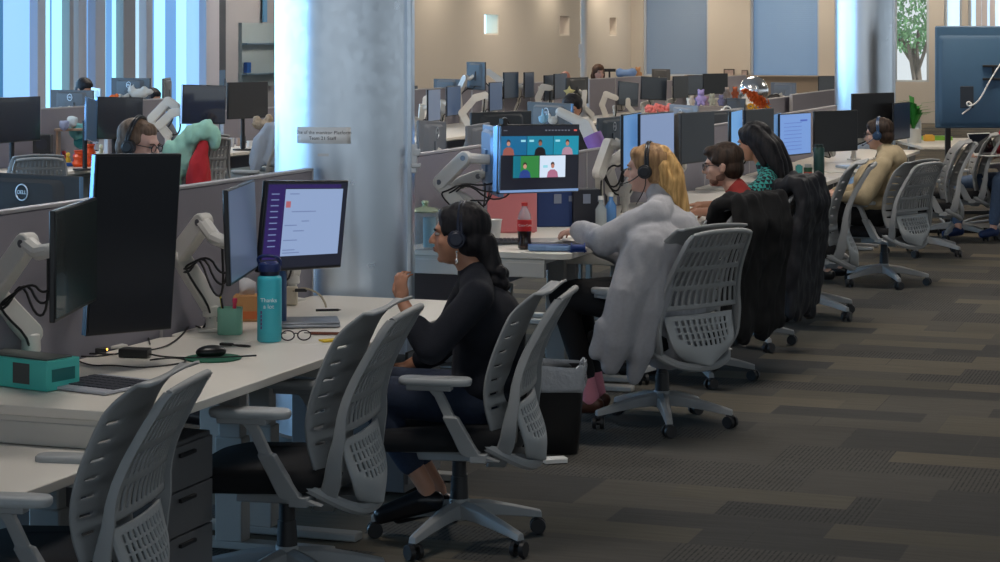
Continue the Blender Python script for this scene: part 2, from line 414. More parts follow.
# glass marker board with two ledges
ub0, ub1 = glass_u(241), glass_u(273); zz = lambda py: CAMZ-(py-YH)*Yof(257, VG)/F
wb = MB(); row_box(wb, ub0, ub1, VG-.045, VG+.02, zz(86), zz(23))
wb = wb.build('marker_board', mat('frosted_board', (.36, .42, .42), .35, noise=.05, nscale=2), smooth=False)
tag(wb, 'pale frosted marker board with thin ledges on the grey wall left of the big column', 'board')
for py in (43, 73):
    g = MB(); row_box(g, ub0, ub1, VG+.02, VG+.12, zz(py)-.03, zz(py)); g.build('ledge', mat('ledge_blue_metal', (.3, .42, .52), .3, metal=.7), wb, smooth=False)
g = MB(); row_box(g, glass_u(242), glass_u(246), VG+.03, VG+.1, zz(72.5), zz(62)); o = tag(g.build('marker_box', mat('deep_blue_card', (.01, .08, .30), .5), bevel=.01), 'deep blue box standing on the lower ledge of the marker board', 'box')
g = MB(); row_box(g, glass_u(262), glass_u(266), VG+.0, VG+.03, zz(22), zz(-10)); tag(g.build('hanging_banner', mat('banner_blue', (.12, .3, .5), .5), bevel=.01), 'narrow blue banner hanging above the frosted marker board', 'banner')

# ---------------------------------------------------------------- columns
GALV = bpy.data.materials.new('galvanised_steel'); GALV.use_nodes = True
nt = GALV.node_tree; b = nt.nodes['Principled BSDF']; L = nt.links.new
tc = nt.nodes.new('ShaderNodeTexCoord'); n = nt.nodes.new('ShaderNodeTexVoronoi'); n.inputs['Scale'].default_value = 28; L(tc.outputs['Object'], n.inputs['Vector'])
rp = nt.nodes.new('ShaderNodeMapRange'); rp.inputs['To Min'].default_value = .27; rp.inputs['To Max'].default_value = .34; L(n.outputs['Color'], rp.inputs['Value']); L(rp.outputs['Result'], b.inputs['Roughness'])
b.inputs['Metallic'].default_value = 1; n2 = nt.nodes.new('ShaderNodeTexNoise'); n2.inputs['Scale'].default_value = 2; n2.inputs['Detail'].default_value = 5; L(tc.outputs['Object'], n2.inputs['Vector'])
mx = nt.nodes.new('ShaderNodeMix'); mx.data_type = 'RGBA'; mx.inputs['A'].default_value = (.62, .70, .80, 1); mx.inputs['B'].default_value = (.68, .76, .86, 1); L(n2.outputs['Fac'], mx.inputs['Factor']); L(mx.outputs['Result'], b.inputs['Base Color'])
colY = Yof(342.5, -3.85); P1 = V((342.5-500)*colY/F, colY, 0); R1 = 67.5*colY/F
def steel_column(P, r, label, strips):
    t = thing('steel_column', label, 'column', P)
    m = MB(); m.lathe([(r, 0.003), (r, CH-.003)], n=72); m.build('column_jacket', GALV, t, angle=30)
    m = MB()
    for z in (2.35,): m.lathe([(r+.001, z), (r+.006, z+.005), (r+.006, z+.03), (r+.001, z+.035)], n=72)
    m.build('seam_band', GALV, t)
    m = MB(); m.lathe([(r+.004, 0.003), (r+.012, .006), (r+.012, .09), (r+.002, .1)], n=72); m.build('base_collar', mat('base_collar', (.03, .03, .03), .6), t)
    for a in strips:
        c = V(math.cos(a)*(r-.004), math.sin(a)*(r-.004), CH/2)
        m = MB(); m.box(c, (.05, .07, CH-.02), Matrix.Rotation(a, 3, 'Z')); m.build('seam_channel', GALV, t, bevel=.008)
    return t
col1 = steel_column(P1, R1, 'big round galvanised steel column rising between the front desks, paper sign taped on it', [math.radians(-8)])
# latch on the seam channel, and the sign
m = MB(); lz = CAMZ-(161-YH)*(colY-.25)/F; m.box((R1+.02, -.06, lz), (.03, .035, .13)); m.box((R1+.035, -.085, lz+.03), (.03, .02, .03)); m.box((R1+.03, -.08, lz-.03), (.045, .012, .02)); m.build('latch', LOGO, col1, bevel=.004)
sg = thing('paper_sign', 'small white paper sign with two printed lines taped to the big column', 'sign', P1)
a0, a1 = math.radians(-90-36), math.radians(-90+11); zc = CAMZ-(135.5-YH)*(colY-R1)/F
m = MB(); n_ = 12; hh = .036
rows = []
for z in (zc-hh, zc+hh): rows.append([V((R1+.002)*math.cos(a0+(a1-a0)*i/n_), (R1+.002)*math.sin(a0+(a1-a0)*i/n_), z) for i in range(n_+1)])
m.ring(rows, cap=False, closed=False); m.build('paper', mat('sign_paper', (.82, .83, .84), .7), sg, solid=.001)
am = (a0+a1)/2
def col_text(txt, z, size, name):
    cu = bpy.data.curves.new(name, 'FONT'); cu.body = txt; cu.size = size; cu.align_x = 'CENTER'; cu.align_y = 'CENTER'; cu.space_character = 1.05
    tt = bpy.data.objects.new(name, cu); C.objects.link(tt); dg = bpy.context.evaluated_depsgraph_get(); dg.update()
    me = bpy.data.meshes.new_from_object(tt.evaluated_get(dg), depsgraph=dg); bpy.data.objects.remove(tt)
    for v in me.vertices:
        a = am+v.co.x/R1; v.co = V((R1+.0035)*math.cos(a), (R1+.0035)*math.sin(a), z+v.co.y)
    me.materials.append(mat('print_ink', (.02, .02, .03), .7)); o = bpy.data.objects.new(name, me); C.objects.link(o); o.parent = sg
col_text('Use of the monitor Platform', zc+.012, .021, 'print_line'); col_text('Team 21 Staff', zc-.013, .021, 'print_line')
m = MB(); m.box((0, 0, 0), (.055, .002, .012)); o = m.build('adhesive_tape', mat('tape_clear', (.6, .62, .65), .4), None); o.location = P1+V(math.cos(math.radians(-101))*(R1+.002), math.sin(math.radians(-101))*(R1+.002), CAMZ-(155-YH)*(colY-R1)/F); tag(o, 'short strip of pale tape stuck below the paper sign on the column', 'tape')
Yc2 = Yof(864, -3.85); P2 = V((864-500)*Yc2/F, Yc2, 0)
steel_column(P2, 29*Yc2/F, 'distant round galvanised steel column standing near the clear window', [math.radians(-10)])
# thin white pipe column in front of the niche wall
Yp = 33.0; px = MB(); px.cyl((0, 0, 0.003), (0, 0, CH-.003), .055, n=16); px.cyl((0, 0, .003), (0, 0, .02), .1, n=16)
px.box((-.06, -.02, CAMZ-(51-YH)*Yp/F), (.05, .06, .22))
lift('pipe_column', px, mat('white_pipe', (.62, .57, .52), .6), ((584-500)*Yp/F, Yp, 0), 'slender white pipe column between the niche windows, switch box on it', 'column')
# ---------------------------------------------------------------- desks
def rrect(x0, x1, y0, y1, rad, n=5):
    pts = []
    for cx, cy, a in ((x1-rad, y1-rad, 0), (x0+rad, y1-rad, 90), (x0+rad, y0+rad, 180), (x1-rad, y0+rad, 270)):
        for k in range(n+1):
            t = math.radians(a+90*k/n); pts.append((cx+rad*math.cos(t), cy+rad*math.sin(t)))
    return pts
def desk(u0, u1, v0, v1, z, label, frame=True, rad=.04, legs=True, group=None, apron=True):
    """v0 = spine side, v1 = sitting side; local x along n (v), local y along r (u)"""
    c = uv((u0+u1)/2, (v0+v1)/2); t = thing('bench_desk', label, 'desk', c, RR, 'white bench desks')
    L_ = (u1-u0)/2; W = abs(v1-v0)/2
    o = rrect(-W, W, -L_, L_, rad); m = MB()
    m.ring([[V(x, y, z-.03) for x, y in o], [V(x, y, z) for x, y in o]]); m.build('worktop', WORKTOP, t, bevel=.003)
    sgn = 1 if v1 > v0 else -1
    if apron:
        m = MB(); m.box((-.04*sgn, 0, z-.03-.012), (2*W-.16, 2*L_-.02, .022)); m.box((-.04*sgn, -L_+.02, z-.083), (2*W-.16, .03, .07)); m.box((-.04*sgn, L_-.02, z-.083), (2*W-.16, .03, .07))
        m.build('under_frame', mat('white_frame_metal', (.60, .58, .54), .45), t, bevel=.003)
    if legs:
        for sy in (-1, 1):
            y = sy*(L_-.12); m = MB()
            m.box((-.05*sgn, y, (z-.1)/2+.02), (.09, .055, z-.16)); m.box((-.05*sgn, y, (z-.1)/2-.1), (.11, .07, z-.36+.001))
            m.box((0, y, .018), (2*W-.1, .07, .03))
            m.build('leg', WMETAL, t, bevel=.006)
    return t
DESKS = [
 (3.9, 5.56, .62, 'lower white worktop at the very front left, partly behind the nearest grey chair', 'a'),
 (5.52, 7.0, .74, 'white worktop under the two black monitors and the turquoise box', 'b'),
 (7.005, 8.36, .74, 'white worktop holding the turquoise bottle, ending at the big steel column', 'c'),
 (9.35, 10.75, .85, 'raised white worktop with the cola bottle and the video call monitor', 'd'),
 (10.8, 12.0, .76, 'white worktop in front of the man in the red shirt', 'e'),
 (12.05, 13.35, .78, 'white worktop where the woman in the teal top leans', 'f'),
 (13.4, 14.95, .75, 'white worktop with the dark green flask and the drinks can', 'g'),
 (15.0, 16.6, .76, 'white worktop in front of the person in the beige hoodie', 'h'),
 (16.65, 18.6, .76, 'white worktop just past the beige hoodie, before the empty chairs', 'i'),
 (18.65, 21.0, .76, 'white worktop by the two empty chairs near the rear column', 'j')]
for u0, u1, z, lab, k in DESKS: desk(u0, u1, -3.82, -3.13 if z < .7 else (-3.03 if z < .8 else -2.98), z, lab, rad=.07)
# worktops on the other side of the same spine
for k, (u0, u1, z, lab) in enumerate([(5.0, 6.9, .74, 'worktop behind the front panel, its monitor backs with round logos'), (6.95, 8.3, .74, 'worktop across the panel beside the man with headphones'),
    (9.4, 11.2, .74, 'worktop behind the panel right of the big column'), (11.25, 13.1, .74, 'worktop beyond the panel behind the video call monitor'), (13.15, 15.0, .74, 'worktop beyond the panel behind the blonde woman'),
    (15.05, 17.0, .74, 'worktop beyond the panel behind the man in red'), (17.05, 20.5, .74, 'worktop beyond the panel under the silver balloon')]):
    desk(u0, u1, -3.88, -4.66, z, lab)
# spine panels
def panel(u0, u1, v, label, z0=.5, z1=1.29, group='grey fabric panels along the front desk spine'):
    c = uv((u0+u1)/2, v); t = thing('privacy_panel', label, 'panel', c, RR, None)
    m = MB(); m.box((0, 0, (z0+z1)/2), (.035, u1-u0-.02, z1-z0-.02)); m.build('fabric', FABRIC, t, bevel=.006)
    m = MB(); m.box((0, 0, z1-.005), (.04, u1-u0, .012)); m.box((0, -(u1-u0)/2+.004, (z0+z1)/2), (.04, .01, z1-z0)); m.box((0, (u1-u0)/2-.004, (z0+z1)/2), (.04, .01, z1-z0))
    m.build('edge_trim', FABTRIM, t, bevel=.002)
    for e in (-1, 1): m = MB(); m.box((0, e*((u1-u0)/2-.1), z0/2), (.03, .04, z0-.004)); m.build('foot_post', WMETAL, t)
    t['group'] = 'grey fabric desk panels'
pl = [(4.0, 5.5, 'panel at the left edge behind the left white monitor arm'), (5.5, 7.0, 'panel behind the two big black monitors'), (7.0, 8.36, 'panel with the second white monitor arm in front of it'),
      (9.4, 10.9, 'panel right of the big steel column, glass jar in front'), (10.9, 12.4, 'panel behind the video call monitor'), (12.4, 13.9, 'panel behind the blonde woman'),
      (13.9, 15.4, 'panel behind the dark haired man'), (15.4, 16.9, 'panel behind the lit monitor of the middle desks'), (16.9, 18.4, 'panel behind the wide dark monitor near the hoodie'), (18.4, 20.8, 'panel next to the rear steel column')]
for a, b, l in pl: panel(a, b, -3.85, 'grey fabric desk '+l, z1=1.29 if a < 10.9 else (1.17 if a < 15 else 1.20))
# drawer pedestals and trunk panels under the front desks
def pedestal(u, v, label, h=.58, col=None):
    c = uv(u, v); t = thing('drawer_pedestal', label, 'drawers', c, RR)
    m = MB(); m.box((0, 0, h/2+.02), (.5, .38, h)); m.build('body', col or mat('pedestal_grey', (.12, .12, .125), .5), t, bevel=.004)
    z = .05
    for k, hh in enumerate((.26, .14, .14)):
        m = MB(); m.box((.256, 0, z+hh/2), (.014, .36, hh-.006)); d = m.build('drawer', mat('drawer_front', (.15, .15, .155), .45), t, bevel=.002)
        m = MB(); m.box((.27, 0, z+hh-.03), (.012, .1, .012)); m.build('handle', BLACKP, d, bevel=.002); z += hh
pedestal(5.85, -3.38, 'grey drawer pedestal under the desk behind the nearest chair')
pedestal(4.3, -3.38, 'grey drawer pedestal under the lower front worktop')
pedestal(8.05, -3.45, 'dark drawer pedestal under the desk by the big column', .5)

# ---------------------------------------------------------------- task chair
def grid_sheet(fn, nx, nz, hole, mbk=None):
    """sheet of quads from fn(s,t) with some cells left open"""
    m = mbk or MB(); o = len(m.v); used = {}
    vs = []; fs = []
    def vid(i, j):
        if (i, j) not in used: used[(i, j)] = len(vs); vs.append(fn(i/nx, j/nz))
        return used[(i, j)]
    for j in range(nz):
        for i in range(nx):
            if hole(i, j): continue
            fs.append((vid(i, j), vid(i+1, j), vid(i+1, j+1), vid(i, j+1)))
    m.add(vs, fs); return m
def lerp_tab(tab, z):
    for (z0, a), (z1, b) in zip(tab, tab[1:]):
        if z <= z1:
            t = max(0, min(1, (z-z0)/(z1-z0))); t = t*t*(3-2*t) if False else t
            return a+(b-a)*t
    return tab[-1][1]
def smooth_tab(tab, z):
    n = len(tab); 
    if z <= tab[0][0]: return tab[0][1]
    if z >= tab[-1][0]: return tab[-1][1]
    for i in range(n-1):
        if z <= tab[i+1][0]:
            z0, p1 = tab[i]; z1, p2 = tab[i+1]; p0 = tab[max(i-1, 0)][1]; p3 = tab[min(i+2, n-1)][1]; t = (z-z0)/(z1-z0)
            return .5*((2*p1)+(-p0+p2)*t+(2*p0-5*p1+4*p2-p3)*t*t+(-p0+3*p1-3*p2+p3)*t**3)
def make_chair():
    t = thing('task_chair', '', 'chair')
    # five star base
    m = MB()
    for k in range(5):
        a = 2*PI*k/5+.3; d = V(math.cos(a), math.sin(a), 0); q = V(-d.y, d.x, 0); rings = []
        for r, z, w, h in ((.03, .125, .032, .03), (.12, .118, .028, .026), (.22, .098, .022, .02), (.30, .080, .018, .016), (.325, .074, .016, .014)):
            c = d*r+V(0, 0, z); rings.append([c+q*w-V(0,0,h), c+q*w*.8+V(0,0,h*.6), c+V(0,0,h), c-q*w*.8+V(0,0,h*.6), c-q*w-V(0,0,h)])
        m.ring(rings)
    m.cyl((0, 0, .085), (0, 0, .16), .042, .036, 20)
    m.build('star_base', PLASTIC, t, bevel=.003)
    for k in range(5):
        a = 2*PI*k/5+.3; d = V(math.cos(a), math.sin(a), 0)*.315; sw = a+1.1+k*.8; s_ = V(math.cos(sw), math.sin(sw), 0)
        m = MB()
        for e in (-1, 1): m.cyl(d+s_*e*.009+V(0, 0, .031), d+s_*e*.027+V(0, 0, .031), .030, .028, 18)
        m.cyl(d-s_*.012+V(0, 0, .031), d+s_*.012+V(0, 0, .031), .012, n=8)
        m.cyl(d+V(0, 0, .04), d+V(0, 0, .085), .009, n=8); m.box(d+V(0, 0, .055), (.03, .03, .014), Matrix.Rotation(sw, 3, 'Z'))
        m.build('caster', BLACKP, t, bevel=.002)
    m = MB(); m.cyl((0, 0, .15), (0, 0, .34), .026, n=18); m.cyl((0, 0, .15), (0, 0, .24), .034, .030, 18); m.build('gas_lift', BLACKP, t)
    m = MB(); m.box((0, -.01, .335), (.19, .30, .05)); m.box((0, .02, .362), (.36, .36, .02)); m.box((.16, .05, .345), (.12, .02, .012)); m.build('tilt_mechanism', PLASTIC, t, bevel=.012)
    # seat cushion
    m = MB(); rings = []
    outl = rrect(-.245, .245, -.22, .27, .09, 6)
    for k, (sc, z) in enumerate(((.93, .372), (1.0, .385), (1.02, .41), (1.0, .432), (.93, .445), (.6, .447))):
        rings.append([V(x*sc, y*sc+.02, z-(.02*max(0, (y-.12)/.15) if y > .12 else 0)) for x, y in outl])
    m.ring(rings); m.build('seat', CUSH, t, angle=60)
    # front shell of the backrest: slotted down both sides, flared top edge
    prof = [(.36, -.205), (.44, -.205), (.52, -.190), (.60, -.188), (.70, -.212), (.80, -.250), (.88, -.288), (.925, -.325), (.945, -.375)]
    wid = [(.36, .150), (.44, .205), (.55, .232), (.70, .238), (.82, .225), (.90, .205), (.945, .185)]
    z0, z1 = .365, .945
    NX, NZ = 16, 58
    def shell(s, q):
        z = z0+(z1-z0)*q; w = smooth_tab(wid, z); x = (s*2-1); y = smooth_tab(prof, z)
        return V(x*w, y+.05*x*x*(1 if z < .85 else max(0, 1-(z-.85)/.12)), z+(-.012*x*x if q > .97 else 0))
    def hole(i, j):
        if 10 < j < 46 and (j % 5) in (0,) and (i in (1, 2) or i in (13, 14)): return True
        return False
    m = grid_sheet(shell, NX, NZ, hole); m.build('backrest', PLASTIC, t, solid=.009, angle=50)
    # outer frame loop behind it
    def fr(z): return smooth_tab([(.30, -.235), (.40, -.262), (.50, -.252), (.60, -.248), (.70, -.275), (.80, -.325), (.88, -.372), (.925, -.402)], z)
    def fw(z): return smooth_tab([(.30, .135), (.36, .205), (.45, .242), (.60, .235), (.75, .205), (.88, .185), (.925, .165)], z)
    m = MB(); zs = [.305+.03*k for k in range(21)]
    for sd in (-1, 1):
        rings = []
        for z in zs:
            w = fw(z); y = fr(z); k = 1+1.2*max(0, (.62-z)/.3)**1.0; a = .014*k; b_ = .009
            yy = y+.075*max(0, (.56-z)/.26)
            c = V(sd*w, yy, z); rings.append([c+V(sd*b_, 0, 0), c+V(sd*b_*.6, a, 0), c+V(-sd*b_, a*1.3, 0), c+V(-sd*b_, -a, 0), c+V(sd*b_*.6, -a, 0)])
        m.ring(rings)
    zt = zs[-1]; m.tube([(-fw(zt), fr(zt), zt-.004), (-.1, fr(zt)-.022, zt+.012), (.1, fr(zt)-.022, zt+.012), (fw(zt), fr(zt), zt-.004)], .012, 8)
    m.build('back_frame', PLASTIC, t, angle=50)
    # open grille in four bands
    def gr(s, q):
        z = .56+(.915-.56)*q; x = (s*2-1); w = fw(z)-.004; return V(x*w, fr(z)-.018*(1-x*x)+.004, z)
    m = grid_sheet(gr, 25, 48, lambda i, j: (i % 2 == 1) and (j % 12) not in (0, 1, 2) and 0 < i < 24)
    m.build('back_grille', PLASTIC, t, solid=.005, angle=50)
    # lumbar scoop: slotted upper, solid crescent below
    def lum(s, q):
        x = (s*2-1); z = .322+(.535-.322)*q; w = .198*math.sqrt(max(0.04, 1-((.45-z)/.132)**2)) if z < .45 else .198+.012*(z-.45)/.09
        return V(x*w, fr(z)-.055*(1-x*x)*(1-.75*q)-.02*(1-q)+.012*q, z-.012*(1-x*x)*(1-q))
    m = grid_sheet(lum, 25, 30, lambda i, j: (i % 2 == 1) and 11 < j < 27 and (j % 4) != 3 and 1 < i < 23 and abs(i-12) < 11-(max(0, 16-j))*1.2)
    m.build('lumbar_support', PLASTIC_L, t, solid=.007, angle=50)
    # lower yoke joining frame to seat
    m = MB(); m.tube([(-.225, -.13, .40), (-.19, -.245, .335), (-.08, -.285, .30), (.08, -.285, .30), (.19, -.245, .335), (.225, -.13, .40)], .019, 8)
    m.box((0, -.2, .325), (.12, .14, .028)); m.build('back_yoke', PLASTIC, t)
    for sd in (-1, 1):
        m = MB(); rings = []
        for (y, z, a, w) in ((-.16, .345, .034, .017), (-.09, .37, .034, .019), (-.055, .44, .028, .019), (-.025, .50, .026, .018), (-.02, .505, .018, .013), (.012, .57, .018, .012), (.035, .60, .022, .013)):
            x = sd*(.245+.03*min(1, max(0, (z-.36)/.14))); c = V(x, y, z); rings.append([c+V(w, a, 0), c+V(w, -a, 0), c+V(-w, -a, 0), c+V(-w, a, 0)])
        m.ring(rings); m.box((sd*.215, -.12, .355), (.1, .06, .03))
        m.box((sd*.275, .05, .602), (.05, .16, .018))
        ar = m.build('armrest', PLASTIC, t, bevel=.008)
        m = MB(); o = rrect(-.042, .042, -.13, .13, .04, 5)
        m.ring([[V(sd*.272+x*.9, .03+y*.97, .612) for x, y in o], [V(sd*.272+x, .03+y, .62) for x, y in o], [V(sd*.272+x, .03+y, .632) for x, y in o], [V(sd*.272+x*.88, .03+y*.95, .638) for x, y in o]])
        m.build('arm_pad', PLASTIC_L, ar, angle=60)
    return t
CHAIR = make_chair(); _first = [True]
def face(dx, dy): return math.atan2(-dx, dy)        # local +Y looks along (dx,dy)
def chair(X, Y, rz, label, scale=1., z=0):
    if _first[0]:
        c = CHAIR; _first[0] = False
    else: c = copy_tree(CHAIR)
    c.location = (X, Y, z); c.rotation_euler = (0, 0, rz); c['label'] = label; c.scale = (scale,)*3; c['group'] = 'grey task chairs'
    return c
NF = face(-.92, .39)
chair(-1.245, 5.86, face(-.985, .16), 'nearest grey task chair at the bottom left, empty, in front of the lower worktop', 1.0)
chair(-.71, 7.00, face(-.975, .21), 'empty grey task chair between the turquoise bottle desk and the woman in black', 1.05)
chair(-.15, 7.74, face(-.98, .18), 'grey task chair the dark haired woman in black sits on', 1.02)
chair(.779, 10.09, face(-.62, .79), 'grey task chair the blonde woman in the grey jumper sits on', 1.05)
chair(1.05, 11.43, face(-.75, .66), 'grey task chair of the man in red, black coat over its back', 1.03)
chair(1.45, 12.70, face(-.88, .47), 'grey task chair of the woman in the teal top, dark jacket over its back', 1.03)
chair(2.04, 14.05, face(-.98, .2), 'empty grey task chair seen edge-on between the black jackets and the hoodie', 1.12)
chair(2.90, 15.86, face(-.72, .69), 'grey task chair the person in the beige hoodie sits on', 1.02)
chair(3.66, 18.1, face(-.99, .1), 'empty grey task chair behind the beige hoodie, nearer of two by the table', 1.05)
chair(4.22, 19.5, face(-.99, .12), 'empty grey task chair under the big display back, farther of two', 1.05)
chair(-1.86, 10.3, face(.8, -.6), 'grey task chair behind the man with headphones at the left', 1.1)
p = at(35, 147, 16.6); chair(p.x, p.y, face(-.3, .95), 'empty grey task chair with mesh back in front of the toy covered desk', 1.02)
p = at(463, 112, 20.5); chair(p.x, p.y, face(-.8, .5), 'empty grey task chair among the rear monitors right of the big column', 1.18)
p = at(4, 88, 20.4); chair(p.x, p.y, face(.3, -.95), 'grey task chair peeking above the black monitor at the left edge', 1.35)
p = at(262, 128, 19.3); chair(p.x, p.y, face(-.9, .3), 'grey task chair half hidden by the big column, pale jacket over it', 1.05)
p = at(190, 128, 18.4); chair(p.x, p.y, face(-.5, .85), 'grey task chair wearing the mint and red hooded top', 1.1)
# ---------------------------------------------------------------- monitors
DESKZ = .75
def link(mb, p0, p1, r0, r1, th):
    """flat sided arm link with round ends between two points"""
    p0 = Vector(p0); p1 = Vector(p1); d = p1-p0; Ln = d.length
    if Ln < 1e-4: return
    x = d.normalized(); h = V(0, 0, 1).cross(x)
    if h.length < .05: h = V(0, 1, 0)
    h.normalize(); u = x.cross(h).normalized()
    out = []
    for k in range(7): a = PI/2+PI*k/6; out.append(p0+x*r0*math.cos(a)+u*r0*math.sin(a))
    for k in range(7): a = -PI/2+PI*k/6; out.append(p1+x*r1*math.cos(a)+u*r1*math.sin(a))
    mb.ring([[p+h*th/2 for p in out], [p-h*th/2 for p in out]])
def add_arm(t, pts, base_z, det=True, m=None, cables=True, wr=1.0):
    """pts: world points base-post top, elbow, shoulder, monitor back centre"""
    I = inv(t); b, e, s, c = [I @ Vector(p) for p in pts]
    bz = I @ V(pts[0][0], pts[0][1], base_z)
    mm = m or ARMW; a = MB()
    a.cyl(bz+V(0, 0, 0), b, .022*wr, .02*wr, 14)
    a.cyl(bz+(b-bz)*.55, b, .033*wr, .03*wr, 16)
    link(a, b, e, .036*wr, .033*wr, .045*wr); link(a, e+V(0, 0, .01), s, .036*wr, .034*wr, .052*wr)
    mid = (s+c)/2+V(0, 0, -.02); a.chain([s, mid, c], [.028*wr, .026*wr, .024*wr], 10)
    arm = a.build('monitor_arm', mm, t, bevel=.006 if det else 0)
    a = MB(); q = (b-bz).normalized()
    a.box(bz+V(0, 0, .006), (.10, .08, .012)); a.build('arm_base', mm, arm, bevel=.003 if det else 0)
    if det:
        hx = (s-e).cross(V(0, 0, 1)).normalized()
        for p in (e+V(0, 0, .01), s, b):
            a = MB(); a.cyl(p-hx*.029, p+hx*.029, .013, n=14)
            a.build('pivot_bolt', mat('bolt_grey', (.16, .16, .17), .35, metal=.6), arm)
    if cables:
        for k in range(3 if det else 1):
            w = V(.03*(k-1), .02*(k-1), 0); a = MB()
            a.tube([c+w, c+V(0, 0, -.10-.05*k)+w, mid+V(0, 0, -.13-.04*k)+w, s+V(0, 0, -.12)+w*1.4, e+(s-e)*.35+V(0, 0, -.075-.02*k), e+V(0, 0, -.045)+w, b+V(0, 0, -.03)+w*.8, bz+V(.02*k, .03, .012)], .0045 if det else .006, 6)
            a.build('cable', CABLE, arm)
    return arm
def monitor(label, P, w, h, yaw, roll=0., tilt=0., screen=None, body=None, thick=.018, logo=False, chin=False, back_bulge=True, group=None, txt=None, edge=None):
    """P = world centre; local -Y is the screen side; yaw turns the screen to its right"""
    t = thing('monitor', label, 'monitor', P, rot=None)
    R = Matrix.Rotation(yaw, 3, 'Z') @ Matrix.Rotation(tilt, 3, 'X') @ Matrix.Rotation(roll, 3, 'Y'); t.rotation_euler = R.to_euler()
    m = MB(); m.box((0, 0, 0), (w, thick, h)); hs = m.build('housing', body or MONBLK, t, bevel=.004)
    if back_bulge:
        m = MB(); o1 = rrect(-w*.36, w*.36, -h*.40, h*.45, .03, 3); o2 = rrect(-w*.30, w*.30, -h*.34, h*.41, .03, 3)
        m.ring([[V(x, thick/2-.001, z) for x, z in o1], [V(x, thick/2+.022, z) for x, z in o2]]); m.box((0, thick/2+.026, 0), (.11, .012, .11))
        m.build('back_cover', body or MONBLK, hs)
    b = .008; cz = .014 if chin else .004
    m = MB(); m.box((0, -thick/2-.0012, cz/2), (w-2*b, .0024, h-2*b-cz)); sc = m.build('screen', screen or SCROFF, t, smooth=False)
    if logo:
        m = MB(); r = .030
        m.tube([V(r*math.cos(2*PI*k/24), thick/2+.024, .10+r*math.sin(2*PI*k/24)) for k in range(25)], .0028, 6, smooth=0)
        lg = m.build('round_logo', LOGO, t)
        textmesh('DELL', .021, LOGO, 'logo_letters', lg, Matrix.Translation((0, thick/2+.0245, .10)) @ Matrix.Rotation(PI, 4, 'Z') @ Matrix.Rotation(PI/2, 4, 'X'))
    if edge:
        m = MB(); m.box((-w/2-.001, .001, 0), (.004, thick*1.05, h*.99)); m.build('side_rim', edge, t, bevel=.001)
    return t
def quads(name, m, parent, rects, y=-.012, th=.0008):
    mb = MB()
    for x0, x1, z0, z1 in rects: mb.box(((x0+x1)/2, y, (z0+z1)/2), (x1-x0, th, z1-z0))
    return mb.build(name, m, parent, smooth=False)
BLUEEDGE = mat('blue_lit_rim', (.25, .45, .75), .25, metal=.7)  # blue window light on dark monitor edges, painted as their own colour
def side_back(P, v_off, along=0.): return Vector(P)
# ---- the four near monitors ---------------------------------------------------
def near_arm(t, px, py, pe, ps, base_px, base_py, Yb, z, **k):
    pass
# M1 black landscape monitor seen nearly edge-on at the left
PM1 = V(-1.325, 6.53, CAMZ-(257.5-YH)*6.53/F)
M1 = monitor('black monitor turned sideways at the far left, left of the tall one', PM1, .55, .335, math.radians(88), screen=mat('screen_dark_green', (.012, .022, .022), .22, coat=.3), body=MONBLK)
p = lambda x, y, Y: at(x, y, Y)
add_arm(M1, [p(31, 333, 6.95), p(-6, 293, 6.85), p(27, 243, 6.75), p(52, 250, 6.6)], .74, wr=1.0)
# M2 tall portrait black monitor
PM2 = at(133, 243, 7.02)
M2 = monitor('tall black portrait monitor on the front desk, its screen off', PM2, .36, .60, math.radians(48), tilt=math.radians(2.8), roll=math.radians(2.0), screen=mat('screen_deep_black', (.004, .006, .012), .3), edge=BLUEEDGE)
add_arm(M2, [onz(110, 345, .75)+V(0, 0, .10), onz(110, 345, .75)+V(-.06, .02, .25), PM2+V(-.22, .1, -.05), PM2+V(-.04, .035, 0)], .742, wr=1.0, cables=True)
# M3 blue-grey monitor turned sideways
PM3 = V(-.935, 7.57, CAMZ-(231-YH)*7.57/F)
M3 = monitor('monitor turned sideways with a dim blue-grey screen above the pen cup', PM3, .55, .335, math.radians(87), screen=mat('screen_dim_blue', (.10, .14, .20), .3, emit=rgb(70, 85, 110), es=.35), body=MONBLK, tilt=math.radians(-2))
add_arm(M3, [p(211, 305, 8.0), p(180, 256, 7.9), p(203, 222, 7.8), p(226, 243, 7.62)], .742, wr=1.0)
# M4 lit mail screen in front of the column
PM4 = at(303, 225, 8.08)
M4 = monitor('lit monitor showing a purple and pale grey window in front of the big column', PM4, .55, .345, math.radians(60), tilt=math.radians(4), roll=math.radians(3.3), screen=screen_glow('ui_dark', rgb(40, 44, 62), .35), chin=False)
UIPALE = screen_glow('ui_pale', rgb(150, 172, 212), .62)
UIPURP = screen_glow('ui_purple', rgb(52, 36, 104), .5)
w, h = .275, .1725
quads('window_pane', UIPALE, M4, [(-.15, .235, -.115, .140)], -.0122)
quads('side_bar', UIPURP, M4, [(-.262, -.152, -.125, .158), (-.15, .22, .143, .158)], -.0122)
quads('text_line', screen_glow('ui_text', rgb(125, 145, 190), .55), M4, [(-.12, -.06, .12, .124), (-.1, .06, .052, .056), (-.03, .02, .015, .019), (-.14, -.06, 0, .004), (-.08, -.01, -.022, -.018), (-.14, -.05, -.057, -.053), (-.14, -.06, -.094, -.09), (-.14, -.03, -.105, -.101)]+[(-.24, -.19, .12-.022*k, .124-.022*k) for k in range(10)], -.0128)
quads('alert_icon', screen_glow('ui_red', rgb(190, 110, 120), .55), M4, [(-.142, -.112, .070, .094)], -.0130)
quads('taskbar_item', screen_glow('ui_lav', rgb(150, 130, 190), .5), M4, [(-.262, -.17, -.142, -.132)], -.0128)
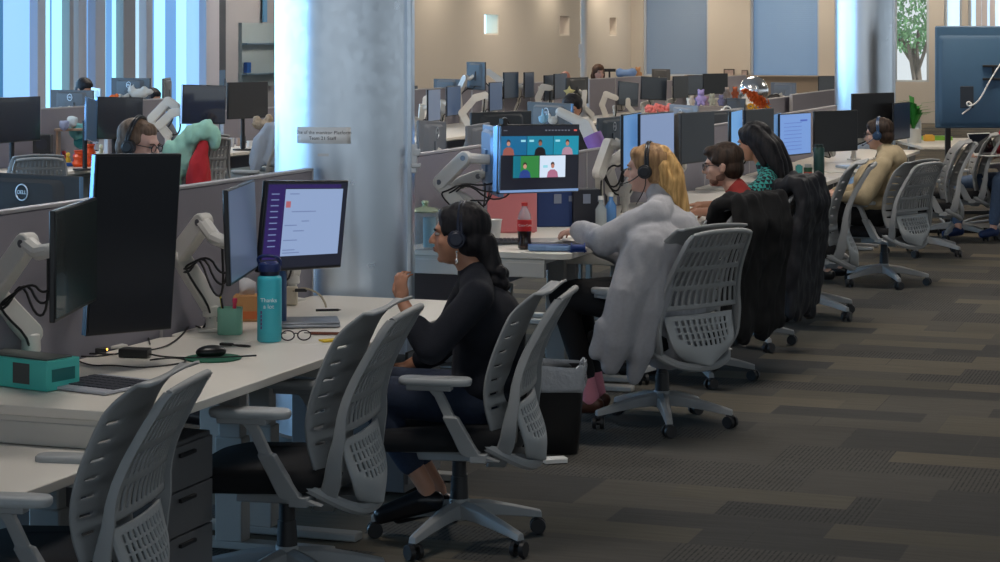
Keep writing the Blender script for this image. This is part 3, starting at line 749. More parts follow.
add_arm(M4, [onz(291, 300, .75)+V(0, .05, .12), onz(291, 300, .75)+V(-.05, .12, .3), PM4+V(-.1, .22, -.02), PM4+V(-.03, .03, 0)], .742)
# M5 the video call
PM5 = at(538.5, 158.5, 10.25)
M5 = monitor('monitor showing a video call of five people, beside the blonde woman', PM5, .535, .335, math.radians(42), roll=math.radians(1.5), screen=screen_glow('call_background', rgb(16, 20, 36), .5), body=MONBLK)
def tile(x0, x1, z0, z1, col, shirt, skin, side=.5, lab=None):
    a = quads('call_tile', screen_glow('call_%d_%d' % (x0*1000, z0*1000), col, .75), M5, [(x0, x1, z0, z1)], -.0124)
    cx = x0+(x1-x0)*side; mb = MB(); wd = x1-x0
    mb.cyl((cx, -.0127, z0+.055), (cx, -.0134, z0+.055), .0110, n=16); mb.build('caller_face', screen_glow('face_%d' % (x0*999), skin, .65), a, smooth=False)
    mb = MB(); o = [(cx-.038, z0), (cx-.032, z0+.026), (cx-.014, z0+.038), (cx+.014, z0+.038), (cx+.032, z0+.026), (cx+.038, z0)]
    mb.prism(o, .0008, Matrix.Translation((0, -.0129, 0))); mb.build('caller_shirt', screen_glow('shirt_%d_%d' % (x0*1000, z0*1000), shirt, .55), a, smooth=False)
    mb = MB(); mb.cyl((cx, -.0126, z0+.063), (cx, -.0130, z0+.063), .0125, n=16); mb.build('caller_hair', screen_glow('hairc_%d' % (z0*999), rgb(70, 50, 45), .4), a, smooth=False)
TL = rgb(10, 120, 150)
tile(-.262, -.092, .018, .110, rgb(8, 96, 140), rgb(165, 95, 85), rgb(195, 140, 120), .3)
tile(-.088, .084, .018, .110, TL, rgb(18, 18, 24), rgb(150, 95, 75))
tile(.088, .258, .018, .110, rgb(14, 135, 160), rgb(190, 150, 170), rgb(190, 130, 110), .55)
tile(-.178, -.006, -.092, .014, rgb(45, 125, 60), rgb(40, 70, 150), rgb(200, 150, 130), .45)
tile(-.002, .170, -.092, .014, rgb(205, 220, 238), rgb(190, 120, 150), rgb(190, 130, 110), .5)
quads('green_half', screen_glow('call_teal2', rgb(8, 110, 130), .7), M5, [(-.178, -.13, -.092, .014)], -.01256)
quads('call_caption', screen_glow('caption_grey', rgb(150, 215, 230), .7), M5, [(-.13, -.10, .082, .092), (-.075, -.045, .082, .092), (.10, .13, .082, .092), (.02, .05, -.045, -.032)], -.0131)
quads('toolbar_icons', screen_glow('icon_grey', rgb(120, 125, 140), .5), M5, [(.03+.022*k, .042+.022*k, .135, .141) for k in range(8)]+[(-.245, -.22, .135, .139)], -.0128)
quads('close_icon', screen_glow('icon_red', rgb(210, 90, 80), .7), M5, [(.225, .245, .134, .142)], -.0128)
quads('taskbar', screen_glow('taskbar_pale', rgb(120, 150, 195), .7), M5, [(-.262, .262, -.162, -.150)], -.0128)
m = MB(); m.box((-.262, .012, 0), (.010, .05, .32)); m.build('side_rim', BLUEEDGE, M5, bevel=.004)
m = MB(); m.tube([(-.23, 0, .168), (-.23, .01, .19), (-.2, .02, .195), (-.18, .02, .17)], .005); m.box((-.235, 0, .18), (.03, .03, .03)); m.build('clip_camera', BLACKP, M5, bevel=.004)
add_arm(M5, [at(458, 205, 10.35), at(441, 184, 10.35), at(465, 158, 10.3), PM5+V(-.12, .1, .02)], .852, wr=1.0)
# second white arm seen beside it, belonging to a portrait silver monitor whose side shows
M5b = monitor('thin blue-silver monitor standing edge-on at the left of the video call', at(493, 160, 10.45), .5, .335, math.radians(99), body=mat('blue_silver_body', (.16, .26, .42), .3, metal=.5), thick=.03, screen=SCRMATTE)
add_arm(M5b, [at(472, 205, 10.5), at(448, 190, 10.5), at(478, 176, 10.5), at(490, 165, 10.47)], .852, wr=.9)

# ---- everything behind ------------------------------------------------------
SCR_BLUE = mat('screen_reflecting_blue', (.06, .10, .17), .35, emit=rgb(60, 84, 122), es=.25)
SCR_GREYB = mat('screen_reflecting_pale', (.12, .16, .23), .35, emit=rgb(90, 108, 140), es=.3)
SCR_LIT = screen_glow('screen_lit_pale_blue', rgb(140, 163, 205), .5)
SCR_LIT2 = screen_glow('screen_lit_blue', rgb(120, 160, 225), .6)
SCR_GREY = mat('screen_flat_grey', (.045, .055, .07), .45)
def mon(x0, x1, y0, y1, label, v=None, hr=.335, kind='front', sgn=1, screen=None, body=None, roll=0, logo=False, arm=True, base_z=.745, wr=.54, edge=None, g='monitors across the office', armside=1, Y=None, tilt=0):
    cx = (x0+x1)/2; h = y1-y0
    if Y is None: Y = Yof(cx, v) if v is not None else hr*F/h
    s = F/Y
    if v is not None or Y is not None: ztop = CAMZ-(y0-YH)/s
    wp = (x1-x0)/s; c = max(.03, min(1, wp/wr)); al = math.acos(c)*sgn-math.atan((cx-500)/F)
    # view ray correction so that the drawn width comes out right
    al -= math.atan((cx-500)/F)*0
    yaw = al if kind == 'front' else PI+al
    P = V((cx-500)/s, Y, ztop-hr/2)
    t = monitor(label, P, wr, hr, yaw, roll=math.radians(roll), tilt=math.radians(tilt), screen=screen or SCROFF, body=body or (MONBLK if kind == 'front' else MONGREY), logo=logo, group=g, edge=edge)
    if arm == 'post':
        R = Matrix.Rotation(yaw, 3, 'Z').inverted(); I = inv(t); q = P+Matrix.Rotation(yaw, 3, 'Z') @ V(0, .06, 0)
        m = MB(); m.cyl(I @ V(q.x, q.y, base_z+.004), I @ V(q.x, q.y, P.z), .02, n=12); m.cyl(I @ V(q.x, q.y, P.z), V(0, .01, 0), .02, n=10); m.build('stand_post', BLACKP, t)
        m = MB(); m.cyl(I @ V(q.x, q.y, base_z), I @ V(q.x, q.y, base_z+.012), .10, n=24); m.build('stand_foot', BLACKP, t)
    elif arm:
        R = Matrix.Rotation(yaw, 3, 'Z'); bk = R @ V(0, 1, 0); sd = R @ V(1, 0, 0)*armside
        c0 = P+bk*.03; s_ = P+bk*.13+V(0, 0, -.02)+sd*.03; e_ = P+bk*.17+sd*.13+V(0, 0, -.20); b_ = P+bk*.2-sd*.02; b_.z = base_z+.16
        add_arm(t, [b_, e_, s_, c0], base_z+.002, det=False)
    return t
# our side of the front spine, beyond the blonde woman
mon(639, 673, 112.5, 166, 'lit pale blue monitor right behind the blonde woman\'s head', v=-3.42, screen=SCR_LIT, sgn=1)
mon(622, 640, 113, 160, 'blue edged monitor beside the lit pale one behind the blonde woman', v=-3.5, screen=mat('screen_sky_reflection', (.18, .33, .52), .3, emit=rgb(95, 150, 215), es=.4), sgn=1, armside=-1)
mon(680, 713.5, 112, 164, 'flat grey monitor between the blonde woman and the dark haired man', v=-3.42, screen=SCR_GREY, sgn=1, body=MONGREY)
mon(672, 683, 113, 160, 'narrow brown-grey monitor edge just left of the flat grey one', v=-3.55, screen=mat('screen_brown_grey', (.09, .085, .085), .5), sgn=1, arm=False)
mon(744.5, 773, 109, 158, 'dark monitor behind the long black hair', v=-3.42, screen=mat('screen_near_black', (.016, .018, .022), .4), sgn=1)
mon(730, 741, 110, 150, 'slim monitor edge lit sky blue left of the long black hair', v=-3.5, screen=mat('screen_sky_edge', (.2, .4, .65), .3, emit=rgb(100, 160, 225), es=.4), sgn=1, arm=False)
L2 = mon(779, 810, 113, 156, 'lit monitor with a pale document right of the long black hair', v=-3.40, screen=SCR_LIT2, sgn=1, hr=.34)
quads('text_line', screen_glow('ui_text2', rgb(70, 100, 190), .6), L2, [(.08, .2, .10, .115)]+[(-.2, .1, .09-.03*k, .094-.03*k) for k in range(8)], -.0122)
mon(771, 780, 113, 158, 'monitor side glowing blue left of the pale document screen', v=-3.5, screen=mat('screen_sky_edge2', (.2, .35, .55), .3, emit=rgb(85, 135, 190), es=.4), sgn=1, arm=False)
mon(814, 857, 110.5, 152.5, 'flat black monitor above the dark green flask', v=-3.30, screen=mat('screen_charcoal', (.018, .019, .022), .5), sgn=1, hr=.35)
mon(852, 893.5, 93, 131.5, 'flat black monitor in front of the rear column', v=-3.15, screen=mat('screen_charcoal2', (.014, .015, .018), .5), sgn=1, hr=.40, wr=.6, arm=True, base_z=.765)
mon(893, 909, 102.5, 138.5, 'navy blue monitor partly hidden behind the hoodie wearer\'s head', v=-2.95, screen=mat('screen_navy', (.012, .03, .07), .3), sgn=1, base_z=.765)
mon(818.5, 834, 76, 103, 'narrow charcoal monitor left of the rear column', v=-6.2, screen=SCR_GREY, sgn=1)
# backs of the monitors across the spine
mon(-23, 79, 174, 262, 'large monitor back with a round logo in the lower left', v=-4.35, kind='back', hr=.335, logo=True, sgn=-1, body=mat('mon_dark_back3', (.075, .078, .082), .85, spec=.15), edge=mat('bluish_rim', (.12, .22, .34), .4))
mon(418, 445, 121, 180, 'grey monitor back leaning beside the big column\'s right edge', v=-4.3, kind='back', body=MONLIGHT, sgn=1, logo=True, roll=-3)
mon(471, 531, 111.5, 165, 'wide dark monitor back with a round logo above the video call', v=-4.55, kind='back', logo=True, sgn=1, body=mat('mon_dark_back', (.035, .04, .045), .5))
mon(467, 489, 124, 180, 'small grey monitor back with a black cable left of the video call', v=-4.25, kind='back', body=MONLIGHT, sgn=1)
mon(528, 572, 102.5, 150, 'grey monitor back with two little figurines on its top edge', v=-4.5, kind='back', body=mat('mon_mid_back', (.11, .115, .12), .65), sgn=-1, logo=True, edge=BLUEEDGE)
mon(598, 623, 117, 160, 'dark blue-grey monitor back behind the white arm with purple ribbon', v=-4.3, kind='back', body=mat('mon_dark_back2', (.045, .06, .075), .5), sgn=1, logo=True)
mon(670, 698, 105, 150, 'light grey monitor back with logo right of the pink flowers', v=-4.3, kind='back', body=MONLIGHT, sgn=-1, logo=True)
mon(703, 730, 111, 150, 'small slate monitor back behind the dark haired man', v=-4.4, kind='back', body=mat('mon_slate', (.07, .08, .09), .5), sgn=1)
mon(714, 745, 98, 132, 'grey monitor back near the silver balloon', v=-5.6, kind='back', body=MONGREY, sgn=-1)
mon(771, 796, 82.5, 112, 'grey monitor back between the balloon and the rear column', v=-6.4, kind='back', body=MONLIGHT, sgn=-1)
# left block
mon(-3, 39.5, 97, 142, 'black monitor at the left edge above the toy covered desk', hr=.36, screen=SCROFF, sgn=1, wr=.6, base_z=.762, arm='post')
mon(97, 142, 97, 139, 'black monitor above the man with headphones', hr=.36, screen=SCROFF, sgn=1, wr=.62, edge=BLUEEDGE, base_z=.762, roll=2, arm='post')
mon(86, 98, 99, 142, 'curved blue rimmed monitor edge-on beside the orange vases', hr=.36, screen=mat('screen_edge_blue', (.03, .10, .22), .3), sgn=1, wr=.5, base_z=.762, roll=6, body=BLUEEDGE, arm='post')
H1 = mon(182, 225, 85, 124, 'glossy black monitor reflecting blue, left of the plain black one', hr=.36, screen=mat('screen_gloss_blue', (.004, .012, .04), .08, coat=.6), sgn=1, wr=.6, edge=mat('bright_blue_rim', (.4, .6, .9), .3, emit=rgb(110, 160, 230), es=.3), base_z=.762, roll=2, arm='post')  # blue light along the left edge imitated by a glowing rim
mon(227.5, 267.5, 82, 118.5, 'plain black monitor next to the big column\'s left edge', hr=.36, screen=mat('screen_plain_black', (.022, .023, .027), .5), sgn=1, wr=.6, base_z=.762, arm='post')
mon(51.5, 93, 90, 125, 'grey monitor back with a round logo below the left window head', v=-10.3, kind='back', sgn=-1, logo=True)
mon(92, 100.5, 88, 120, 'white-blue monitor side next to the left logo monitor back', v=-10.4, kind='back', sgn=-1, body=mat('pale_blue_body', (.45, .6, .75), .4), arm=False)
mon(112, 150, 78, 112, 'monitor back with a round logo and a white plush in front', v=-10.3, kind='back', sgn=-1, logo=True)
mon(163, 170, 78, 112, 'grey monitor seen side-on near the window posts', v=-10.2, kind='back', sgn=1, body=mat('mon_slate2', (.14, .16, .18), .4), arm=False)
# right far block
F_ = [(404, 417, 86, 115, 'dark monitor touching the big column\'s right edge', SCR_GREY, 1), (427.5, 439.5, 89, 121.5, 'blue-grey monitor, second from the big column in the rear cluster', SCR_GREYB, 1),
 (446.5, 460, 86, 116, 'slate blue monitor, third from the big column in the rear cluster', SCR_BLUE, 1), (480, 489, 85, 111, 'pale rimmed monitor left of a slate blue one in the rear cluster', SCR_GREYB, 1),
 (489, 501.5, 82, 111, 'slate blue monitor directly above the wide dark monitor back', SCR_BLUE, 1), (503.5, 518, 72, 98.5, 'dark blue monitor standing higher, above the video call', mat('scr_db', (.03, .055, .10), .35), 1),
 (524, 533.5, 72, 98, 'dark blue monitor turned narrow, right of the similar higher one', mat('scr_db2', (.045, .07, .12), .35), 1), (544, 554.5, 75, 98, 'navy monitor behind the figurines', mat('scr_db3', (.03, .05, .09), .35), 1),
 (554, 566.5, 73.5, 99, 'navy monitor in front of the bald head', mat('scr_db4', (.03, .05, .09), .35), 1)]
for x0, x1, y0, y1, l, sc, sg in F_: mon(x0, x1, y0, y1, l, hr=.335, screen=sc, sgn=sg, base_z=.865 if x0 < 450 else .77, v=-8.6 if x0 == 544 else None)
mon(434, 460.5, 79, 100, 'low grey monitor back behind the rear panels near the big column', v=-10.0, kind='back', sgn=-1)
mon(467, 485.5, 62, 90, 'raised grey monitor back with a white mount plate against the beige wall', hr=.335, kind='back', sgn=-1, body=MONGREY)
mon(566, 588, 77.5, 104, 'dark grey monitor back with a yellow star plush beside it', hr=.335, kind='back', sgn=1, body=mat('mon_charcoal', (.04, .042, .045), .5))
mon(618, 638, 82, 106, 'tilted black monitor left of the upright black one in the far block', hr=.335, screen=SCROFF, sgn=1, roll=4)
mon(641, 666.5, 77, 100, 'upright black monitor above the pink flowers', hr=.335, screen=SCROFF, sgn=1, roll=3)
mon(673, 688, 76, 98, 'black monitor with a white sticker in the far block', hr=.335, screen=mat('scr_dg', (.02, .024, .03), .4), sgn=1)
mon(687.5, 709, 75, 95, 'wide black monitor above the purple plush', hr=.335, screen=SCROFF, sgn=1, wr=.6)
mon(703, 727.5, 73.5, 94, 'black monitor below the framed pictures', hr=.335, screen=mat('scr_dg2', (.015, .018, .022), .4), sgn=1, wr=.6)
mon(652, 670, 69, 83, 'small grey monitor back in front of the first blinded window', v=-10.5, kind='back', sgn=-1, body=MONGREY)
# big wall screen on a stand, seen from the back
TY = 20.3; TS = F/TY
tvw, tvh = 1.68, 102/TS
TV = thing('display_screen', 'huge flat display on a stand seen from its blue-grey back at the right edge', 'display', (0, 0, 0)); TV.location = V((935-500)/TS+tvw/2, TY, 0)
tz = CAMZ-(77-YH)/TS
TVB = mat('display_back_blue', (.050, .115, .20), .45, noise=.1, nscale=3)
m = MB(); m.box((0, 0, tz), (tvw, .03, tvh)); m.build('panel', TVB, TV, bevel=.012)
m = MB(); o1 = rrect(-tvw/2+.03, tvw/2-.03, tz-tvh/2+.02, tz+tvh/2-.09, .02, 2); o2 = rrect(-tvw/2+.06, tvw/2-.06, tz-tvh/2+.05, tz+tvh/2-.13, .02, 2)
m.ring([[V(x, -.014, z) for x, z in o1], [V(x, -.034, z) for x, z in o2]]); m.build('back_cover', TVB, TV)
m = MB(); m.box((0, .018, tz), (tvw-.03, .004, tvh-.03)); m.build('screen', SCROFF, TV)
m = MB(); X0 = -tvw/2
m.box((X0+.30, -.038, CAMZ-(97-YH)/TS), (.13, .008, .21)); m.build('port_recess', mat('recess_dark', (.02, .03, .045), .6), TV, bevel=.004)
m = MB()
for pz in (66, 79): m.box((X0+.60, -.05, CAMZ-(pz-YH)/TS), (.30, .03, .022))
m.box((X0+.66, -.05, CAMZ-(72-YH)/TS), (.04, .03, .28)); m.box((X0+.55, -.05, CAMZ-(72-YH)/TS), (.02, .02, .12)); m.build('mount_bracket', BLACKP, TV, bevel=.003)
m = MB(); m.tube([at(1003, 60, TY-.07)-TV.location, at(990, 80, TY-.08)-TV.location, at(980, 100, TY-.08)-TV.location, at(970, 107, TY-.07)-TV.location, at(966, 104, TY-.07)-TV.location, at(969, 101, TY-.07)-TV.location, at(973, 106, TY-.06)-TV.location, at(962, 114, TY-.05)-TV.location], .008); m.build('white_cord', WHITEP, TV)
m = MB()
for x in (-.12, .12): m.box((X0+.2+.35+x*0+(.25 if x > 0 else -.42), .03, (tz-tvh/2+.1)/2), (.05, .05, tz-tvh/2+.1))
m.box((X0+.45, .03, .03), (1.1, .5, .05)); m.build('stand', BLACKP, TV, bevel=.004)

# ---------------------------------------------------------------- benches in the far blocks
def row_desk_uv(pxa, pxb, v0, v1, z, label):
    ua, ub = sorted((wall_u(pxa, v0), wall_u(pxb, v0)))
    if pxa in (394, 700): ua = wall_u(pxa+12, v1)
    return desk(ua, ub, v0, v1, z, label, rad=.03)
for a, b, l in ((-60, 60, 'long worktop at the left edge under the black monitor'), (61, 165, 'worktop crowded with orange vases and small toys'), (166, 300, 'worktop with cups and a dark flask left of the big column')):
    row_desk_uv(a, b, -9.95, -9.2, .76, l)
for a, b, l in ((412, 482, 'worktop behind the rear panels near the big column'), (640, 682, 'worktop behind the far panel below the first blinded window')): row_desk_uv(a, b, -10.45, -9.8, .76, l)
for a, b, l in ((-40, 75, 'worktop below the left logo monitor back by the windows'), (76, 200, 'worktop below the plush and logo monitor back by the windows')):
    row_desk_uv(a, b, -10.0, -10.6, .76, l)
def rowpan(pxa, pxb, v, label, z1=1.22):
    ua, ub = sorted((wall_u(pxa, v), wall_u(pxb, v))); panel(ua, ub, v, label, z1=z1)
rowpan(-60, 38, -9.97, 'grey fabric panel behind the leftmost black monitor', 1.2); rowpan(38.5, 84, -9.97, 'grey fabric panel behind the toy covered desk', 1.25); rowpan(106, 164, -9.97, 'grey fabric panel right of the headphones man, by the white arm', 1.28); rowpan(222, 300, -9.97, 'grey fabric panel behind the plain black monitor near the column', 1.12)
for a, b, l, z in ((404, 470, 'raised worktop right of the big column in the rear cluster', .86), (470.5, 530, 'worktop in the rear cluster above the video call', .76), (530.5, 588, 'worktop beside the yellow star plush', .76), (588.5, 640, 'worktop in front of the wide far panel', .76), (640.5, 690, 'worktop behind the pink flowers in the far block', .76), (690.5, 745, 'cluttered worktop behind the purple plush', .76)):
    row_desk_uv(a if a > 404 else 394, b, -8.85, -8.1 if a > 404 else -7.6, z, l)
for a, b, l in ((406, 425, 'narrow grey panel beside the big column in the rear'), (425.5, 445, 'grey panel behind the second monitor of the rear cluster'), (445.5, 470, 'grey panel behind the third monitor of the rear cluster'), (471, 502, 'grey panel behind the slate blue rear monitors'),
    (502.5, 529, 'grey panel below the higher dark blue monitors'), (529.5, 566, 'grey panel behind the figurines, far block'), (588, 614, 'broad grey panel right of the white pipe column'), (614.5, 641, 'grey panel behind the tilted black far monitor'), (641.5, 672, 'grey panel behind the upright black far monitor'), (672.5, 705, 'grey panel behind the wide black far monitor'), (705.5, 745, 'grey panel below the framed pictures')):
    rowpan(a, b, -8.9, l, 1.29 if a < 641 else 1.19)
# white topped panels left of the rear column, between blocks
for a, b, v, z, l in ((758, 790, -5.6, 1.12, 'pale grey panel right of the silver balloon'), (791, 840, -5.5, 1.15, 'pale grey panel under the narrow charcoal monitor'), (712, 742, -4.9, 1.15, 'pale panel segment behind the dark haired man')):
    rowpan(a, b, v, l, z)
for a, b, v0, v1, l in ((700, 770, -6.3, -5.35, 'cluttered worktop under the silver balloon'), (771, 850, -6.4, -5.6, 'worktop with papers left of the rear column')): row_desk_uv(a, b, v0, v1, .78, l)
# table at the right under the big display
T3 = thing('meeting_table', 'light table with a plant and a lime box under the big display back', 'table', at(958, 140, 21.6).xy.to_3d(), RR*0)
m = MB(); o = rrect(-.46, 1.6, -.42, 1.45, .05); m.ring([[V(x, y, .745) for x, y in o], [V(x, y, .775) for x, y in o]]); m.build('table_top', WORKTOP, T3, bevel=.004)
for x in (-.38, 1.4):
    m = MB(); m.box((x, .5, .37), (.07, .07, .74)); m.box((x, .5, .02), (.09, 1.5, .03)); m.build('leg', WMETAL, T3, bevel=.004)
# ---------------------------------------------------------------- small things on the near desks
TOP = .7415
def col(name, r, g, b, rough=.5, **k): return mat(name, rgb(r, g, b), rough, **k)
# turquoise box
BX = onz(30, 392, TOP); bx = thing('headset_box', 'turquoise cardboard box with a grey top at the left edge of the front desk', 'box', BX, math.radians(-33))
bx.scale = (1.12, 1.12, 1.3); TURQ = col('turquoise_card', 85, 212, 202, .5)
m = MB(); m.box((-.14, .09, .036), (.36, .13, .072)); m.build('carton', TURQ, bx, bevel=.002)
m = MB(); m.box((-.14, .09, .0735), (.33, .10, .003)); m.build('lid', col('box_lid_grey', 95, 100, 98, .5), bx, bevel=.001)
m = MB(); m.box((-.06, .0245, .038), (.065, .002, .05)); m.build('front_label', col('box_label_grey', 80, 84, 84), bx)
m = MB(); m.box((.0405, .09, .036), (.002, .09, .03)); m.build('end_label', col('box_dark_teal', 30, 120, 120), bx)
# tablet keyboard
KB = onz(103, 386, TOP); kb = thing('keyboard', 'slim silver keyboard with dark keys right of the turquoise box', 'keyboard', KB, math.radians(-32))
m = MB(); m.box((0, 0, .006), (.265, .27, .010)); m.build('base_plate', mat('keyboard_silver', (.48, .50, .56), .4, metal=.2), kb, bevel=.003)
for r in range(5):
    m = MB()
    for c in range(13): m.box((-.118+.0197*c, -.07+.038*r, .0125), (.016, .031, .004))
    m.build('key_row', col('dark_keys', 62, 65, 74), kb)
# power adapter and leads
ad = thing('power_adapter', 'black power adapter block lying on the front desk', 'adapter', onz(135, 357, TOP), math.radians(-8))
m = MB(); m.box((0, 0, .016), (.105, .055, .03)); m.build('block', col('adapter_black', 22, 22, 24, .4), ad, bevel=.004)
m = MB(); m.tube([(.05, 0, .012), (.10, -.01, .005), (.2, -.03, .005), (.32, .0, .005), (.42, .06, .005)], .003); m.build('lead', CABLE, ad)
m = MB(); m.tube([(-.05, 0, .012), (-.09, .01, .005), (-.17, .03, .005), (-.25, -.01, .005)], .003); m.build('lead', CABLE, ad)
dk = thing('usb_hub', 'small black hub with a glowing orange light on the front desk', 'hub', onz(97, 353, TOP), math.radians(5))
m = MB(); m.box((0, 0, .010), (.07, .025, .016)); m.build('case', BLACKP, dk, bevel=.003)
m = MB(); m.ell((.034, -.004, .013), .0045); m.build('indicator_light', mat('led_orange', (.9, .4, .1), .3, emit=rgb(255, 170, 60), es=6), dk)
m = MB(); m.tube([(-.035, 0, .01), (-.08, .02, .004), (-.12, .07, .004), (-.1, .13, .004), (-.02, .16, .004), (.02, .1, .004)], .003); m.build('lead', CABLE, dk)
def cable(pts, label, r=.003, z=TOP+.0035, m=None):
    w = [onz(x, y, z) if len(q) == 0 else q[0] for x, y, *q in pts]; c = w[0].copy(); mb = MB(); mb.tube([p-c for p in w], r, 6)
    return lift('cable', mb, m or CABLE, c, label, 'cable')
cable([(70, 357), (90, 366), (112, 365), (140, 368), (172, 365), (190, 361), (175, 357), (150, 360)], 'thin black cable looping below the adapter on the front desk')
cable([(60, 352), (75, 356), (95, 357), (130, 352), (160, 349), (176, 341), (190, 326), (196, 310)], 'black cable running from the adapter toward the second white arm')
cable([(196, 326), (205, 330), (214, 331), (220, 330)], 'short black cable behind the mint pen cup')
cable([(72, 345), (60, 340), (64, 330), (80, 334), (84, 345), (76, 352)], 'curled black cable under the leftmost monitor', .0035)
cable([(150, 344), (148, 336), (138, 332), (130, 336)], 'short black lead behind the tall portrait monitor')
# arm dock under tall monitor
o = MB(); o.box((0, 0, .03), (.12, .09, .055)); o.box((.03, -.046, .035), (.02, .003, .02)); lift('dock_box', o, WHITEP, onz(112, 343, TOP), 'white dock box at the foot of the tall portrait monitor', 'box', bevel=.006)
# green mouse pad + mouse
mp_ = MB(); mp_.lathe([(.001, 0), (.098, 0), (.1, .002), (.098, .004), (.001, .004)], n=40)
pad = lift('mouse_pad', mp_, col('green_pad', 20, 92, 70, .8, bump=.2), onz(213, 358.5, TOP), 'round dark green mouse pad near the desk edge', 'mouse pad')
ms = MB(); ms.ell((0, 0, .012), (.055, .032, .024), n=20, m=12); o = blob(ms, 'computer_mouse', col('mouse_black', 14, 14, 16, .35), None, .003, 2); o.location = onz(211, 357, TOP)+V(0, 0, .0062); o.rotation_euler = (0, 0, .4); tag(o, 'black computer mouse on the round green pad', 'mouse')
us = thing('usb_dongle', 'black dongle with a strap loop lying by the mouse pad', 'dongle', onz(229, 346, TOP), -.35)
m = MB(); m.box((-.01, 0, .006), (.05, .018, .01)); m.build('plug', BLACKP, us, bevel=.002)
m = MB(); m.tube([(.015, 0, .005), (.06, .01, .004), (.09, 0, .004), (.085, -.02, .004), (.05, -.012, .004), (.015, 0, .005)], .003); m.build('strap', BLACKP, us)
# mint pen cup
pc = thing('pen_cup', 'mint green pen cup with a pink marker beside the turquoise bottle', 'cup', onz(230, 334, TOP))
o1 = rrect(-.046, .046, -.035, .035, .02, 5)
m = MB(); m.ring([[V(x*.95, y*.95, 0) for x, y in o1], [V(x, y, .006) for x, y in o1], [V(x, y, .10) for x, y in o1], [V(x*.93, y*.93, .10) for x, y in o1], [V(x*.9, y*.9, .02) for x, y in o1]]); m.build('cup_body', col('mint_cup', 132, 190, 168, .45), pc)
m = MB(); m.cyl((.012, 0, .02), (.018, 0, .118), .007, n=10); m.cyl((.018, 0, .118), (.019, 0, .135), .009, n=10); m.build('pink_marker', col('marker_pink', 245, 70, 110, .4), pc)
m = MB(); m.cyl((-.015, 0, .02), (-.033, 0, .135), .004, n=8); m.build('black_pen', BLACKP, pc)
m = MB(); m.cyl((-.02, .01, .02), (-.038, .01, .142), .0035, n=8); m.build('yellow_pencil', col('pencil_yellow', 220, 210, 60), pc)
# tan carton with tissues
tc_ = thing('tissue_carton', 'tan cardboard carton of tissues behind the mint pen cup', 'carton', onz(247, 320, TOP))
m = MB(); m.box((0, 0, .05), (.10, .09, .10)); m.build('carton', col('tan_card', 190, 140, 90, .7), tc_, bevel=.002)
m = MB(); m.box((0, -.046, .025), (.1, .002, .03)); m.build('printed_band', col('orange_print', 200, 110, 60), tc_)
m = MB(); m.add([(-.03, 0, .10), (.03, .01, .10), (.035, .0, .15), (.0, .02, .165), (-.03, -.01, .17), (-.012, 0, .12)], [(0, 1, 2, 5), (5, 2, 3, 4), (0, 5, 4)]); m.build('tissue', col('tissue_white', 220, 220, 225, .8), tc_, solid=.002)
# turquoise bottle
def s_at(z, Y): return F/Y
bt = thing('water_bottle', 'tall turquoise bottle with a dark blue cap and white lettering', 'bottle', onz(269.5, 341, TOP))
k = F/bt.location.y; rb = 12.3/k
TEAL = col('bottle_turquoise', 62, 186, 205, .45, noise=.03)
m = MB(); m.lathe([(rb*.92, 0), (rb, .006), (rb, .225), (rb*.96, .236), (rb*.80, .242), (.001, .243)], n=32); m.build('flask', TEAL, bt, angle=50)
m = MB(); m.lathe([(rb*.78, .243), (rb*.80, .262), (rb*.76, .27), (.001, .271)], n=28); m.build('neck_ring', col('cap_navy', 14, 24, 60, .4), bt)
m = MB(); m.lathe([(rb*.9, .258), (rb*.94, .262), (rb*.9, .285), (rb*.5, .292), (.001, .292)], n=28); m.tube([(-.035, 0, .28), (-.045, -.01, .31), (.0, -.02, .318), (.04, -.01, .305), (.04, 0, .28)], .006); m.build('cap', col('cap_blue', 24, 44, 100, .4), bt)
textmesh('Thanks', .021, col('bottle_print', 225, 240, 245), 'printed_word', bt, Matrix.Translation((.002, -rb-.0012, .155)) @ Matrix.Rotation(PI/2, 4, 'X'))
textmesh('a lot', .022, col('bottle_print', 225, 240, 245), 'printed_word', bt, Matrix.Translation((.002, -rb-.0012, .132)) @ Matrix.Rotation(PI/2, 4, 'X'))
m = MB()
for k_ in range(5): m.box((-.026, -rb*.84, .11-.014*k_), (.006, .004, .011))
m.build('side_marks', col('bottle_marks', 90, 80, 130), bt)
# slim blue flask behind
bf = thing('blue_flask', 'slim blue drinking flask directly behind the turquoise bottle', 'bottle', onz(279, 326, TOP))
m = MB(); m.lathe([(.028, 0), (.030, .006), (.030, .20), (.022, .22), (.018, .235), (.001, .236)], n=24); m.build('body', col('flask_blue', 52, 84, 128, .35), bf)
m = MB(); m.lathe([(.019, .236), (.02, .24), (.02, .262), (.001, .264)], n=20); m.build('cap', col('cap_navy', 14, 24, 60), bf)
# charger, cable
ch = thing('charger', 'cream power charger with a curved cable at the foot of the column', 'charger', onz(291, 305, TOP))
m = MB(); m.box((0, 0, .04), (.055, .045, .075)); m.build('block', col('charger_cream', 205, 195, 175), ch, bevel=.006)
m = MB(); m.tube([(.01, -.02, .06), (.05, -.03, .075), (.09, -.05, .07), (.13, -.07, .05), (.15, -.09, .02), (.155, -.10, .004)], .0045); m.build('beige_cable', col('cable_beige', 170, 160, 140), ch)
m = MB(); m.box((.045, -.035, .066), (.05, .014, .014)); m.build('plug', BLACKP, ch, bevel=.003)
m = MB(); m.tube([(-.02, 0, .07), (-.06, -.02, .10), (-.02, .02, .16), (.0, .03, .20)], .004); m.build('blue_black_lead', CABLE, ch)
